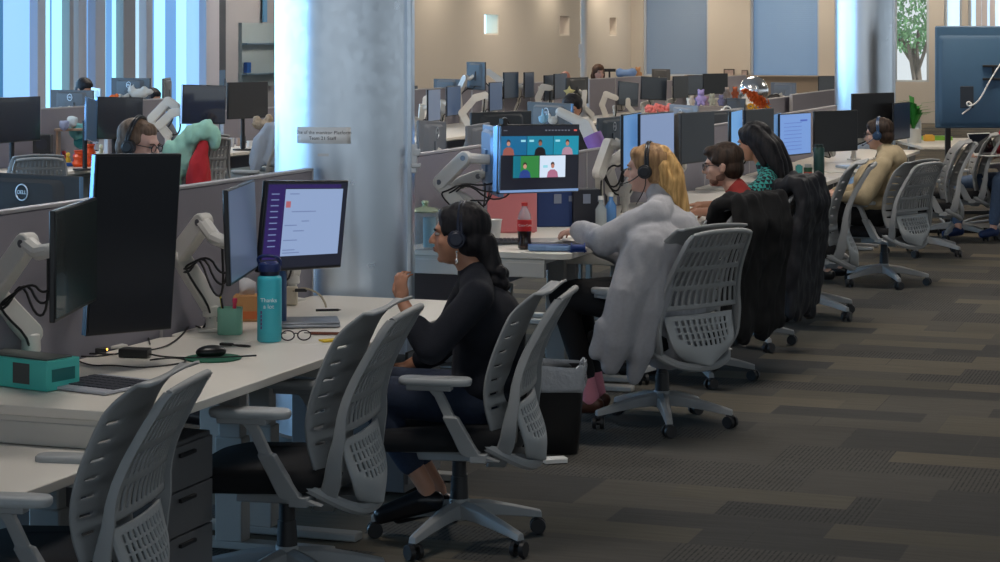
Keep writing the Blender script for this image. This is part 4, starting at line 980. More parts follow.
# closed laptop
def laptop(P, rz, w, d, label, open_=None, colr=None, lidc=None, scr=None):
    t = thing('laptop', label, 'laptop', P, rz); body = colr or mat('laptop_silver', (.35, .38, .43), .3, metal=.6)
    m = MB(); m.box((0, 0, .0075), (w, d, .012)); m.build('base', body, t, bevel=.003)
    m = MB(); m.box((0, -d*.05+.03, .0142), (w*.9, d*.45, .0015)); m.build('keys', col('dark_keys', 62, 65, 74), t)
    m = MB(); m.box((0, -d*.33, .0142), (w*.32, d*.2, .001)); m.build('touchpad', mat('pad_grey', (.28, .3, .33), .4), t)
    if open_ is None:
        m = MB(); m.box((0, 0, .0185), (w, d, .006)); m.build('lid', lidc or body, t, bevel=.003)
    else:
        R = Matrix.Rotation(open_, 3, 'X'); c = V(0, d/2, .014)+R @ V(0, 0, d/2)
        m = MB(); m.box(c, (w, .006, d), R); l = m.build('lid', lidc or body, t, bevel=.002)
        m = MB(); m.box(c+R @ V(0, -.004, 0), (w*.94, .001, d*.9), R); m.build('screen', scr or SCROFF, l)
    return t
laptop(onz(308, 325, TOP), math.radians(8), .24, .18, 'closed silver laptop between the turquoise bottle and the column')
pn = MB(); pn.cyl((-.045, 0, .005), (.045, .01, .005), .005, n=10); pn.cyl((.045, .01, .005), (.056, .011, .005), .004, .001, n=8); lift('pen', pn, BLACKP, onz(327, 317, TOP)+V(0, 0, .022), 'black pen lying on the closed laptop', 'pen')
gs = thing('eyeglasses', 'dark framed eyeglasses lying on the desk behind the turquoise bottle', 'glasses', onz(296, 341, TOP), .12)
for sx in (-1, 1):
    m = MB(); m.tube([V(sx*.03+.024*math.cos(2*PI*k/16), 0, .021+.018*math.sin(2*PI*k/16)) for k in range(17)], .0026, 6, smooth=0); m.build('rim', col('glasses_frame', 40, 22, 30), gs)
    m = MB(); m.tube([(sx*.054, 0, .03), (sx*.056, .06, .02), (sx*.035, .13, .012)], .0022, 6); m.build('temple', col('glasses_frame', 40, 22, 30), gs)
m = MB(); m.tube([(-.008, 0, .026), (0, -.002, .03), (.008, 0, .026)], .0024, 6); m.build('bridge', col('glasses_frame', 40, 22, 30), gs)
nt_ = MB(); nt_.box((0, 0, .003), (.07, .05, .005)); lift('sticky_note', nt_, col('note_yellow', 225, 190, 50, .7), onz(330, 341, TOP), 'yellow sticky note pad near the chair top', 'note pad', rz=.5)
pn = MB(); pn.cyl((-.06, 0, .006), (.055, .0, .006), .006, n=10); pn.cyl((.055, 0, .006), (.065, 0, .006), .005, .001, n=8); lift('marker_pen', pn, col('pen_brown', 110, 60, 40), onz(326, 335, TOP)+V(0, 0, .0), 'brown pen lying behind the yellow note pad', 'pen', rz=-.1)
# ---- the blonde woman's desk
DT = .8515
gj = thing('glass_jar', 'clear glass jar with a knobbed green-tinted lid right of the big column', 'jar', onz(425, 249, DT))
JG = mat('jar_glass', (.55, .65, .68), .05, alpha=.28, coat=.5)
k = F/gj.location.y
m = MB(); m.lathe([(.062, 0), (.066, .006), (.066, .17), (.060, .178)], n=28); m.build('glass_body', JG, gj)
m = MB(); m.lathe([(.068, .178), (.074, .184), (.06, .196), (.02, .203), (.010, .212), (.020, .222), (.014, .232), (.001, .234)], n=28); m.build('lid', mat('jar_lid_green', (.50, .58, .40), .15, metal=.6, coat=.6), gj)
m = MB(); m.cyl((.02, .02, .008), (.02, .02, .15), .03, n=16); m.build('contents', col('jar_contents', 120, 170, 190, .6), gj)
cb = thing('cola_bottle', 'plastic cola bottle with red label and red cap on the raised desk', 'bottle', onz(524.5, 249, DT))
m = MB(); m.lathe([(.024, 0), (.032, .006), (.034, .03), (.030, .055), (.034, .085), (.001, .086)], n=24); m.build('cola', mat('cola_dark', (.02, .008, .006), .15, coat=.5), cb)
m = MB(); m.lathe([(.0345, .088), (.035, .09), (.0355, .14), (.034, .142)], n=24); lb = m.build('label', col('label_red', 205, 40, 45, .4), cb)
textmesh('Coca-Cola', .0145, WHITEP, 'label_lettering', lb, Matrix.Translation((.002, -.0368, .116)) @ Matrix.Rotation(PI/2, 4, 'X'))
m = MB(); m.lathe([(.034, .142), (.030, .165), (.018, .19), (.013, .20), (.013, .208)], n=24); m.build('clear_shoulder', mat('clear_plastic', (.7, .75, .8), .08, alpha=.35, coat=.3), cb)
m = MB(); m.lathe([(.015, .206), (.0155, .21), (.0155, .222), (.001, .224)], n=20); m.build('cap', col('cap_red', 215, 60, 55, .4), cb)
wc = thing('paper_cup', 'white paper cup standing behind the dark haired woman\'s head', 'cup', onz(495, 240, DT))
m = MB(); m.lathe([(.024, 0), (.034, .10), (.032, .101), (.023, .005)], n=24); m.build('cup_body', WHITEP, wc)
m = MB(); m.lathe([(.035, .098), (.037, .101), (.035, .104), (.032, .101)], n=24); m.build('rolled_rim', WHITEP, wc)
pb = thing('notebook_stand', 'pink upright folder behind the cola bottle', 'folder', onz(512, 233, DT), .15)
m = MB(); m.box((0, 0, .13), (.26, .012, .25)); m.build('cover', col('folder_pink', 215, 130, 135, .7), pb, bevel=.003)
m = MB(); m.box((0, .05, .004), (.24, .1, .006)); m.build('foot_plate', col('folder_pink', 215, 130, 135), pb)
for x, l, c_ in ((556, 'navy fabric bin divider standing behind the keyboard', rgb(24, 52, 104)), (585, 'black organiser standing behind the blonde woman\'s forearm', rgb(20, 26, 40))):
    bn = thing('desk_organiser', l, 'organiser', onz(x, 226, DT), .15)
    m = MB(); m.box((0, 0, .10), (.22 if x == 556 else .15, .10, .20)); m.build('box_body', mat('org_%d' % x, c_, .6), bn, bevel=.004)
    m = MB(); m.box((0, -.052, .15), (.04, .004, .05)); m.box((.07, -.052, .15), (.02, .004, .03)); m.build('tag_label', col('tag_grey', 120, 130, 150), bn)
kb2 = laptop(onz(553, 244, DT), math.radians(12), .28, .19, 'open grey laptop base under the blonde woman\'s hand, its lid closed', None, mat('laptop_grey', (.22, .23, .25), .4, metal=.5))
kb3 = thing('keyboard', 'low grey keyboard on the raised desk left of the cola bottle', 'keyboard', onz(505, 243, DT), .05)
m = MB(); m.box((0, 0, .01), (.24, .12, .014)); m.build('base_plate', mat('kbgrey', (.12, .12, .13), .5), kb3, bevel=.003)
for r in range(4):
    m = MB(); 
    for c in range(11): m.box((-.1+.02*c, -.04+.025*r, .019), (.016, .019, .005))
    m.build('key_row', col('dark_keys', 62, 65, 74), kb3)
tw = thing('folded_cloths', 'pale blue folded packet lying in front of the keyboard', 'packet', onz(548, 251, DT), -.05)
m = MB(); m.box((-.045, 0, .015), (.10, .05, .028)); m.box((.05, -.005, .014), (.12, .05, .026)); m.build('packet', col('packet_blue', 110, 140, 180, .6, noise=.1), tw, bevel=.010, seg=3)
m = MB(); m.box((0, -.0, .03), (.19, .03, .004)); m.build('top_seam', col('packet_blue_dark', 70, 100, 160), tw)
tp = thing('tape_dispenser', 'small dark blue tape holder at the corner of the raised desk', 'tape holder', onz(578, 252, DT))
m = MB(); m.cyl((-.03, 0, .02), (.03, 0, .02), .016, n=16); m.cyl((-.034, 0, .02), (-.028, 0, .02), .024, n=16); m.cyl((.028, 0, .02), (.034, 0, .02), .024, n=16); m.build('spool', col('spool_blue', 30, 60, 130), tp)
m = MB(); m.box((0, 0, .004), (.08, .03, .006)); m.build('base', col('spool_blue', 30, 60, 130), tp)
# bottles behind the forearm
for x, y, c_, l in ((601, 228, (150, 160, 165), 'clear plastic bottle behind the blonde woman\'s arm'), (611, 224, (90, 140, 200), 'small bottle with a blue label next to the clear one')):
    o = MB(); o.lathe([(.026, 0), (.03, .006), (.03, .1), (.012, .13), (.012, .15), (.001, .152)], n=20)
    b_ = thing('small_bottle', l, 'bottle', onz(x, y, DT)); o.build('body', mat('b%d' % x, rgb(*c_), .2, coat=.3), b_)
    o = MB(); o.lathe([(.014, .15), (.014, .17), (.001, .171)], n=16); o.build('cap', WHITEP, b_)
# white arm with a purple ribbon behind the call screen
wa = thing('swivel_arm', 'white monitor arm with a purple ribbon, right of the video call', 'monitor arm', (0, 0, 0))
wa.location = onz(612, 205, .80)
I = inv(wa); YB = wa.location.y
P_ = [I @ at(612, 190, YB), I @ at(606, 168, YB), I @ at(586, 125, YB+.05), I @ at(560, 112, YB+.1)]
m = MB(); m.cyl(P_[0]-V(0, 0, P_[0].z-.002), P_[0], .03, n=14); link(m, P_[0], P_[1], .05, .05, .06); link(m, P_[1], P_[2], .05, .042, .068); m.chain([P_[2], P_[3]], [.035, .03]); m.chain([P_[1], I @ at(628, 150, YB)], [.04, .035]); m.build('arm_links', ARMW, wa, bevel=.006)
m = MB(); c = (P_[1]+P_[2])/2; d = (P_[2]-P_[1]).normalized(); m.cyl(c-d*.05+V(0, 0, .02), c+d*.06+V(0, 0, .02), .062, n=18); m.build('ribbon', col('ribbon_purple', 150, 110, 190, .6), wa)
for k in range(3):
    m = MB(); m.tube([I @ at(600, 160, YB-.06), I @ at(606+3*k, 185+4*k, YB-.08), I @ at(618+2*k, 188+4*k, YB-.08), I @ at(624, 165, YB-.05)], .006); m.build('cable', CABLE, wa)
m = MB(); m.ell(P_[1]+V(0, -.045, .03), (.02, .01, .02)); m.build('blue_cap', col('badge_blue', 70, 130, 200), wa)
# waste bin with liner
wbn = thing('waste_bin', 'black waste bin with a clear plastic liner between the two seated women', 'bin', V((551-500)/222*1.0, F/222, 0), -.1)
def rr(sc, z, w=.15, d=.11): return [V(x*sc, y*sc, z) for x, y in rrect(-w, w, -d, d, .03, 4)]
m = MB(); m.ring([rr(.80, .002), rr(.82, .006), rr(1.0, .38), rr(.97, .38), rr(.80, .02)]); m.build('bin_body', col('bin_black', 12, 12, 14, .5), wbn)
m = MB(); rg = []
for k, (sc, z) in enumerate(((1.01, .28), (1.05, .30), (1.04, .34), (1.06, .375), (1.03, .40), (.98, .395), (.96, .36))):
    r_ = rr(sc, z); rg.append([p+V(0, 0, .006*math.sin(i*1.7+k))+p.normalized()*.006*math.sin(i*2.3+k*2) for i, p in enumerate(r_)])
m.ring(rg, cap=False); m.build('liner', mat('liner_film', (.55, .58, .62), .25, alpha=.65, coat=.4, bump=.8, bscale=40), wbn, solid=.001)
pp = MB(); pp.box((0, 0, .012), (.10, .08, .016)); pp.box((.02, .0, .02), (.07, .06, .004)); lift('floor_paper', pp, WHITEP, V((553-500)/225, F/225-.14, .0), 'scrap of white packing on the carpet at the foot of the bin', 'paper', rz=.3)

# ---- further desks
def cyl_item(px, py, z, r, h, label, cat, name, c, capc=None, bottle=False, label_c=None):
    t = thing(name, label, cat, onz(px, py, z)); m = MB()
    prof = [(r*.9, 0), (r, .008), (r, h*.7), (r*.5, h*.86), (r*.45, h), (.001, h+.001)] if bottle else [(r*.92, 0), (r, .006), (r, h-.006), (r*.92, h), (.001, h+.001)]
    m.lathe(prof, n=22); m.build('body', mat(name+'_%s' % (c,), rgb(*c), .35), t)
    m = MB(); m.lathe([(r*(.5 if bottle else .8), h), (r*(.52 if bottle else .82), h+.004), (r*(.5 if bottle else .78), h+.025), (.001, h+.026)], n=18); m.build('cap', mat(name+'_cap%s' % (capc or c,), rgb(*(capc or c)), .4), t)
    if label_c: m = MB(); m.lathe([(r*1.01, h*.3), (r*1.02, h*.32), (r*1.02, h*.7), (r*1.01, h*.72)], n=22); m.build('label', mat(name+'_l', rgb(*label_c), .5), t)
    return t
cyl_item(819, 182.5, .751, .042, .27, 'dark green tall flask on the desk left of the hoodie', 'flask', 'flask', (28, 60, 58), (20, 40, 40))
cyl_item(808, 183, .751, .034, .12, 'dark drinks can with a red emblem beside the green flask', 'can', 'drinks_can', (22, 60, 40), (150, 155, 155), label_c=(150, 60, 50))
o = MB(); o.box((0, 0, .06), (.05, .05, .12)); o.box((0, 0, .123), (.03, .03, .01)); lift('teal_carton', o, col('teal_carton', 60, 140, 140), onz(799, 181, .751), 'small teal carton left of the drinks can', 'carton', bevel=.003)
laptop(onz(788, 187, .751), math.radians(35), .30, .21, 'open dark blue laptop near the teal top\'s shoulder', math.radians(-18), mat('laptop_navy', (.03, .06, .11), .4), mat('laptop_navy', (.03, .06, .11), .4))
pz = MB(); pz.box((0, 0, .002), (.21, .29, .003)); lift('paper_sheet', pz, col('paper_white', 205, 205, 200, .8), onz(770, 199, .782), 'white paper sheet on the desk behind the teal top', 'paper', rz=.4)
mo = MB(); mo.ell((0, 0, .014), (.05, .03, .018), n=18); lift('computer_mouse', mo, BLACKP, onz(799, 189, .751), 'small dark mouse beside the navy laptop', 'mouse')
laptop(onz(858, 168, .762), math.radians(15), .32, .22, 'pale blue closed laptop on the desk left of the hoodie wearer', None, mat('laptop_pale', (.45, .55, .68), .3, metal=.3))
pz = MB(); pz.box((0, 0, .003), (.30, .21, .005)); lift('paper_pad', pz, col('paper_white', 205, 205, 200, .8), onz(843, 172, .762), 'white paper pad beside the pale closed laptop', 'paper pad', rz=.2)
cyl_item(783, 176, .751, .03, .1, 'white beaker standing behind the navy laptop', 'beaker', 'beaker', (200, 205, 205))
# plant, vase, lime box on the table
pt = thing('potted_plant', 'spiky green leafed plant on the table left of the big display', 'plant', onz(913.5, 143, .775))
m = MB(); m.lathe([(.06, 0), (.085, .15), (.08, .152), (.075, .13), (.001, .13)], n=20); m.build('pot', col('pot_white', 190, 190, 185), pt)
m = MB()
for k in range(26):
    a = k*2.4; R_ = .06+.12*random.random(); hh = .16+.30*random.random()*(1-R_); b0 = V(0, 0, .13); c1 = V(math.cos(a)*R_*.5, math.sin(a)*R_*.5, .13+hh*.8); c2 = V(math.cos(a)*R_*1.3, math.sin(a)*R_*1.3, .13+hh*.85)
    s_ = V(-math.sin(a), math.cos(a), 0)*.028; m.add([b0-s_*.3, b0+s_*.3, c1+s_, c1-s_, c2], [(0, 1, 2, 3), (3, 2, 4)])
m.build('leaves', col('leaf_green', 50, 135, 50, .5, noise=.3), pt, solid=.002)
cyl_item(918, 143, .775, .035, .22, 'clear glass vase beside the spiky plant', 'vase', 'glass_vase', (190, 195, 195))
o = MB(); o.box((0, 0, .02), (.30, .18, .04)); o.box((0, 0, .043), (.24, .12, .006)); lift('lime_box', o, col('lime', 130, 190, 70, .6), onz(937, 140, .775), 'flat lime green box on the table under the display', 'box', bevel=.008)
o = MB(); o.box((0, 0, .03), (.11, .08, .06)); o.box((0, 0, .065), (.08, .06, .01)); lift('yellow_box', o, col('amber_box', 215, 165, 60, .6), onz(929, 141, .775), 'small yellow box behind the plant left of the display', 'box', bevel=.006)
# floor cables at the right
def wcable(pts, label, Y=None):
    w = [onz(x, y, .012) for x, y in pts]; c = w[0].copy(); mb = MB(); mb.tube([p-c for p in w], .012, 8); lift('floor_cable', mb, col('cord_grey', 150, 155, 165), c, label, 'cable')
wcable([(940, 218), (950, 228), (962, 222), (980, 216), (1004, 214)], 'pale thick cable arching over the carpet under the display')
wcable([(948, 226), (975, 222), (1004, 218)], 'second pale cable running along the carpet below the first')
pb_ = MB(); pb_.box((0, 0, .02), (.34, .06, .036)); pb_.box((.14, 0, .04), (.02, .02, .006))
lift('power_strip', pb_, BLACKP, onz(975, 214, 0), 'black power strip on the carpet at the right under the display', 'power strip', bevel=.005)

# ---- clutter on the left block desk
ZB = .7615
def yB(px, v=-9.6): return Yof(px, v)
def onrow(px, z, v=-9.5): Y = Yof(px, v); return V((px-500)*Y/F, Y, z)
VASEC = [(78, 'left'), (86, 'right')]
for k, (x, l) in enumerate(VASEC):
    t = thing('orange_vase', 'bright orange lobed vase, the %s one of two on the toy covered desk' % l, 'vase', onrow(90 if k else 79, ZB, -9.38 if k else -9.45)); t.scale = (1.2, 1.2, 1.3); m = MB()
    h = .14 if k else .10
    m.lathe([(.035, 0), (.052, h*.2), (.035, h*.45), (.045, h*.65), (.028, h*.85), (.034, h), (.028, h)], n=22); m.build('vase_body', col('vase_orange', 235, 85, 30, .35), t)
    m = MB(); m.lathe([(.034, h), (.038, h+.004), (.034, h+.008), (.03, h)], n=22); m.build('lip', col('vase_orange2', 215, 70, 25), t)
TOYC = [(60, 163, (40, 60, 150)), (64, 162, (190, 40, 40)), (68, 164, (230, 190, 60)), (56, 158, (60, 140, 150)), (72, 158, (160, 90, 60)), (53, 163, (130, 130, 140)), (75, 165, (150, 50, 130)), (65, 156, (230, 220, 200)), (101, 155, (210, 190, 150)), (106, 157, (150, 120, 90)), (58, 153, (210, 160, 40)), (69, 151, (60, 80, 160))]
names = ['blue', 'red', 'yellow', 'teal', 'brown', 'grey', 'magenta', 'cream', 'sand coloured', 'tan', 'golden', 'indigo']
for (x, y, c_), nm in zip(TOYC, names):
    t = thing('toy_figure', 'tiny %s toy figure in the crowd on the desk behind the headphones man' % nm, 'toy', onz(x, y, ZB), group='toys on the left block desk'); m = MB()
    m.lathe([(.02, 0), (.024, .03), (.016, .06), (.008, .066)], n=12); m.build('toy_body', mat('toy_'+nm, rgb(*c_), .5), t)
    m = MB(); m.ell((0, 0, .082), .02); m.build('toy_head', mat('toyh_'+nm, tuple(min(1, q*1.3+.05) for q in rgb(*c_)), .5), t)
for x, y, r, c_, l in ((77, 131, .075, (110, 185, 190), 'big pale teal plush ball on top of the toy pile'), (72, 122, .05, (190, 205, 215), 'white plush lump behind the teal plush ball'), (64, 125, .045, (150, 160, 190), 'lilac grey plush lump left of the teal ball'), (80, 142, .06, (60, 150, 160), 'darker teal plush beneath the big teal ball')):
    Yq = yB(x, -9.75); m = MB(); m.ell((0, 0, 0), r); m.ell((r*.7, 0, r*.5), r*.45); m.ell((-r*.6, 0, r*.6), r*.4); m.ell((r*.2, -r*.6, -r*.4), r*.4)
    o = blob(m, 'plush_toy', mat('plush_%d' % x, rgb(*c_), .9, bump=.3), None, .01, 3, .01, 20, x); o.location = at(x, y, Yq); tag(o, l, 'plush toy')
o = MB(); o.box((0, 0, .30), (.30, .14, .02)); o.box((-.13, 0, .15), (.02, .12, .29)); o.box((.13, 0, .15), (.02, .12, .29)); lift('desk_shelf', o, col('shelf_tan', 150, 125, 105), onrow(73, ZB, -9.72), 'small riser shelf carrying the plush toys', 'shelf', bevel=.004)
sp = thing('speaker', 'chunky black desk speaker right of the leftmost black monitor', 'speaker', onrow(43, ZB, -9.7))
m = MB(); m.box((0, 0, .20), (.15, .12, .16)); m.box((0, 0, .06), (.05, .05, .12)); m.box((0, 0, .006), (.12, .1, .012)); m.build('speaker_box', BLACKP, sp, bevel=.02)
m = MB(); m.cyl((0, -.062, .2), (0, -.066, .2), .05, n=20); m.build('speaker_cone', mat('cone', (.03, .03, .04), .8), sp)
o = MB(); o.box((0, 0, .012), (.36, .13, .02)); o.box((0, -.02, .026), (.32, .08, .008)); lift('toy_keyboard', o, col('kb_blue', 30, 90, 170, .4), onz(75, 166, ZB), 'blue musical toy keyboard in front of the orange vases', 'toy keyboard', rz=.25, bevel=.006)
# white plush on the window side monitor
m = MB(); m.ell((0, 0, 0), (.09, .05, .05)); m.ell((-.07, 0, .03), .04); m.ell((-.09, 0, .06), (.012, .012, .03)); m.ell((-.055, 0, .065), (.012, .012, .03)); m.ell((.09, 0, .02), (.05, .03, .03)); m.ell((.05, 0, .04), .035)
o = blob(m, 'plush_animal', col('plush_white', 200, 205, 205, .95), None, .01, 3); o.location = V((139-500)*Yof(139, -9.97)/F, Yof(139, -9.97), 1.335); tag(o, 'white plush animal perched by the logo monitor near the windows', 'plush toy')
m = MB(); m.ell((0, 0, 0), (.04, .03, .03)); m.ell((.035, 0, .02), .02); lift('orange_plush', m, col('plush_orange', 230, 110, 50, .9), V((113-500)*Yof(113, -9.97)/F, Yof(113, -9.97), 1.31), 'small orange plush left of the white plush animal', 'plush toy')
# arm over there
def lone_arm(pts, Y, label, base_z, wr=1.2):
    wr *= .8
    t = thing('swivel_arm', label, 'monitor arm', (0, 0, 0)); P = [at(x, y, Y) for x, y in pts]; t.location = V(P[0].x, P[0].y, base_z); I = inv(t); Q = [I @ p for p in P]
    m = MB(); m.cyl((0, 0, .002), Q[0], .025*wr, n=12)
    for i_, (a, b) in enumerate(zip(Q, Q[1:])): link(m, a, b, .034*wr, .030*wr, (.044+.007*i_)*wr)
    m.build('arm_links', ARMW, t, bevel=.004)
    m = MB(); m.box((0, 0, .008), (.1, .08, .014)); m.build('arm_base', ARMW, t)
    m = MB(); m.tube([Q[-1], (Q[-1]+Q[0])/2+V(.06, 0, -.1), Q[0]], .008); m.build('cable', CABLE, t)
    return t
lone_arm([(150, 132), (152, 118), (168, 101), (176, 106)], 19.5, 'white monitor arm folded behind the headphones man\'s head', .762, 1.5)
lone_arm([(168, 135), (160, 125), (172, 113), (180, 112)], 19.2, 'second white arm just left of the glossy blue monitor', .762, 1.5)
for x, y, w_, h_, c_, l in ((165, 138, .10, .10, (225, 225, 230), 'white paper bag left of the mint hooded top'), (232, 137, .05, .09, (200, 200, 205), 'white cup left of the dark flask by the column'), (238, 136, .05, .08, (170, 150, 140), 'beige cup beside the dark flask by the column'), (250, 137, .07, .06, (215, 215, 215), 'white box right of the dark flask by the column')):
    t = thing('paper_bag' if x == 165 else 'desk_cup', l, 'cup' if x != 165 else 'bag', onz(x, y+10, ZB)); m = MB(); m.lathe([(w_/2*.8, 0), (w_/2, h_), (w_/2*.93, h_), (w_/2*.75, .01)], n=18); m.build('cup_body', mat('cup%d' % x, rgb(*c_), .6), t)
    m = MB(); m.lathe([(w_/2, h_-.004), (w_/2*1.06, h_), (w_/2, h_+.004), (w_/2*.93, h_)], n=18); m.build('rim', mat('cup%d' % x, rgb(*c_), .6), t)
cyl_item(243, 148, ZB, .028, .12, 'black flask on the desk left of the big column', 'flask', 'dark_flask', (18, 20, 34))
m = MB(); m.ell((0, 0, 0), (.10, .05, .05)); m.ell((.06, 0, .05), .04); m.ell((-.05, 0, .04), .04)
o = blob(m, 'snack_bags', mat('snack_mix', (.45, .35, .25), .6, noise=.8, nscale=30), None, .012, 2, .012, 15, 3); o.location = at(262, 124, 19.6); tag(o, 'coloured heap of snack bags beside the column above the pale jacket', 'snack bags')
# ---- rear clutter
m = MB(); m.ell((0, 0, 0), (.04, .04, .04)); 
star = MB(); pts = []
for k in range(10): a = PI/2+PI*k/5; r_ = .085 if k % 2 == 0 else .04; pts.append((r_*math.cos(a), r_*math.sin(a)))
star.prism(pts, .03); star.ell((0, 0, .0), (.045, .03, .045))
o = blob(star, 'star_plush', col('plush_yellow', 205, 195, 140, .9), None, .01, 2); o.location = at(569, 92, 26.0)+V(0, -.12, 0); tag(o, 'cream yellow star plush in front of the dark grey monitor back', 'plush toy')
m = MB(); m.ell((0, 0, .03), (.03, .02, .03)); m.cyl((0, 0, .04), (-.004, 0, .10), .012, .003, n=8); m.ell((.025, 0, .045), (.012, .01, .02)); m.ell((-.02, 0, .04), (.012, .01, .012))
pf = at(543, 122.5, Yof(545, -4.5)-.0); lift('bird_figurine', m, col('fig_blue', 150, 205, 235, .4), V(pf.x, pf.y, CAMZ-(101.8-YH)*pf.y/F-.0+.0) if False else at(543, 123.5, Yof(550, -4.5)-.12), 'pale blue bird figurine above the video call screen', 'figurine')
m = MB(); m.ell((0, 0, .025), (.035, .025, .028)); m.cyl((-.02, 0, .04), (-.028, 0, .075), .014, .003, n=8); m.cyl((.02, 0, .04), (.028, 0, .075), .014, .003, n=8)
lift('cat_figurine', m, col('fig_white', 225, 225, 220, .5), at(553, 124, Yof(550, -4.5)-.12), 'white cat-eared figurine right of the pale blue bird', 'figurine')
for k in range(7):
    x = 649+4.2*k; y = 109.5+1.5*math.sin(k*2.1); Y = Yof(x, -4.6); m = MB(); c0 = V(0, 0, 0)
    for q in range(7): a = q*2.4; m.ell(V(math.cos(a)*.018, math.sin(a)*.018, .008*q-.02), (.02, .02, .015))
    t = thing('pink_flower', 'pink blossom, %s of the bunch behind the lit pale monitor' % ['leftmost', 'second from the left', 'third from the left', 'middle one', 'third from the right', 'second from the right', 'rightmost'][k], 'flower', at(x, y, Y), group='pink flowers'); m.build('petals', col('petal_pink', 240, 130, 120, .7), t)
    m = MB(); m.cyl((0, 0, -.02), (0, 0, -at(x, y, Y).z+.745), .004, n=6); m.build('stem', col('stem_green', 60, 110, 60), t)
def plushy(px, py, Y, r, c_, label, cat='plush toy', name='plush_toy', seed=1):
    m = MB(); m.ell((0, 0, 0), (r, r*.7, r*1.1)); m.ell((0, -r*.1, r*1.3), r*.72); m.ell((-r*.5, 0, r*1.95), r*.3); m.ell((r*.5, 0, r*1.95), r*.3); m.ell((-r*.9, -r*.2, r*.1), (r*.3, r*.3, r*.6)); m.ell((r*.9, -r*.2, r*.1), (r*.3, r*.3, r*.6)); m.ell((-r*.5, -r*.4, -r), r*.42); m.ell((r*.5, -r*.4, -r), r*.42)
    o = blob(m, name, mat('pl_%d_%d' % (px, py), rgb(*c_), .9, bump=.2), None, max(.008, r*.12), 2); o.location = at(px, py, Y); tag(o, label, cat)
def cabinet(x0, x1, ytop, Y, label):
    s_ = F/Y; zt = CAMZ-(ytop-YH)/s_; w_ = (x1-x0)/s_; t = thing('storage_cabinet', label, 'cabinet', V(((x0+x1)/2-500)/s_, Y, 0))
    m = MB(); m.box((0, .15, zt/2), (w_, .36, zt-.01)); m.build('cabinet_body', col('cabinet_grey', 140, 132, 128, .6), t, bevel=.006)
    for e in (-1, 1):
        m = MB(); m.box((e*w_*.245, -.035, zt/2), (w_*.475, .016, zt-.08)); d = m.build('door', col('cabinet_door', 150, 142, 138, .6), t, bevel=.003)
        m = MB(); m.box((e*.03, -.05, zt*.6), (.012, .015, .12)); m.build('handle', LOGO, d)
    return zt
Y1 = 22.25; zc1 = cabinet(686, 727, 106, Y1, 'waist high grey cabinet carrying the small plush toys in the middle')
Y2 = 26.2; zc2 = cabinet(720, 744, 98.5, Y2, 'grey cabinet with two small plush toys, left of the silver balloon')
Y3 = 34.0; zc3 = cabinet(600, 648, 79.5, Y3, 'long grey cabinet behind the broad far panel, bag and plush on it')
def pl(px, Y, zt, r, c_, label, dy=0): plushy(px, YH+(CAMZ-zt-r*1.40)*F/Y, Y, r, c_, label)
pl(701, Y1, zc1, .050, (165, 150, 205), 'lilac plush bear below the far black monitors')
pl(692, Y1, zc1, .032, (190, 178, 165), 'small cream plush left of the lilac bear')
pl(712, Y1, zc1, .038, (165, 165, 150), 'pale olive plush right of the lilac bear')
pl(721, Y1, zc1, .034, (110, 110, 145), 'dusky blue plush above the small slate monitor back')
pl(707, Y1+.02, zc1, .030, (185, 155, 175), 'small mauve plush squeezed in front of the olive one')
pl(638, Y3, zc3, .058, (205, 150, 105), 'orange and cream plush standing on the far cabinet by the blinds')
pl(735, Y2, zc2, .042, (165, 85, 55), 'rust orange plush left of the silver balloon')
pl(727, Y2, zc2, .040, (140, 128, 122), 'grey-brown plush beside the rust orange one')
RC = [(690, 230, 225, 215), (696, 120, 130, 170), (716, 200, 190, 180), (724, 90, 95, 110)]
for k, (x, r_, g_, b_) in enumerate(RC):
    t = thing('desk_tub', ['white tub at the left end of the plush cabinet', 'slate blue tub next to the lilac bear', 'cream tub right of the olive plush', 'dark tub at the right end of the plush cabinet'][k], 'tub', V((x-500)*(Y1+.15)/F, Y1+.15, zc1)); m = MB(); m.lathe([(.03, 0), (.036, .07), (.033, .07), (.026, .01)], n=16); m.build('tub_body', col('tub%d' % x, r_, g_, b_, .6), t)
    m = MB(); m.lathe([(.036, .07), (.039, .074), (.036, .078), (.001, .078)], n=16); m.build('lid', col('tub%d' % x, r_, g_, b_, .6), t)
m = MB(); m.ell((0, 0, .04), (.17, .1, .08)); m.ell((.1, 0, .07), (.09, .08, .07)); m.ell((-.1, 0, .08), (.07, .06, .06))
o = blob(m, 'canvas_bag', col('bag_blue', 120, 150, 195, .8), None, .02, 3); o.location = V((626-500)*Y3/F, Y3, zc3+.045); tag(o, 'light blue bag lying on the far desk left of the orange plush', 'bag')
o = MB(); o.box((0, 0, .15), (.20, .02, .05)); o.box((0, 0, .08), (.03, .02, .14)); o.box((0, 0, .01), (.16, .1, .015)); lift('tablet_stand', o, BLACKP, V((609.5-500)*Y3/F, Y3, zc3), 'black stand silhouetted on the far desk against the beige wall', 'stand', bevel=.005)
# framed pictures on the end wall ledge
for a, b, t_, d_, l in ((724, 735, 69, 79, 'larger framed photograph on the end wall between the blinded windows'), (742, 748, 70, 76, 'smaller framed photograph near the second blinded window')):
    v = end_v((a+b)/2); P = uv(WE-.04, v, 0); s_ = F/P.y; P.z = CAMZ-((t_+d_)/2-YH)/s_; w_, h_ = (b-a)/s_, (d_-t_)/s_
    t = thing('picture_frame', l, 'picture', P, RR); m = MB(); m.box((0, 0, 0), (w_, .03, h_)); m.build('frame', col('frame_dark', 60, 52, 52), t, bevel=.004)
    m = MB(); m.box((0, -.017, 0), (w_*.8, .003, h_*.8)); m.build('print', mat('print_pic', (.35, .28, .27), .5, noise=.9, nscale=9), t)
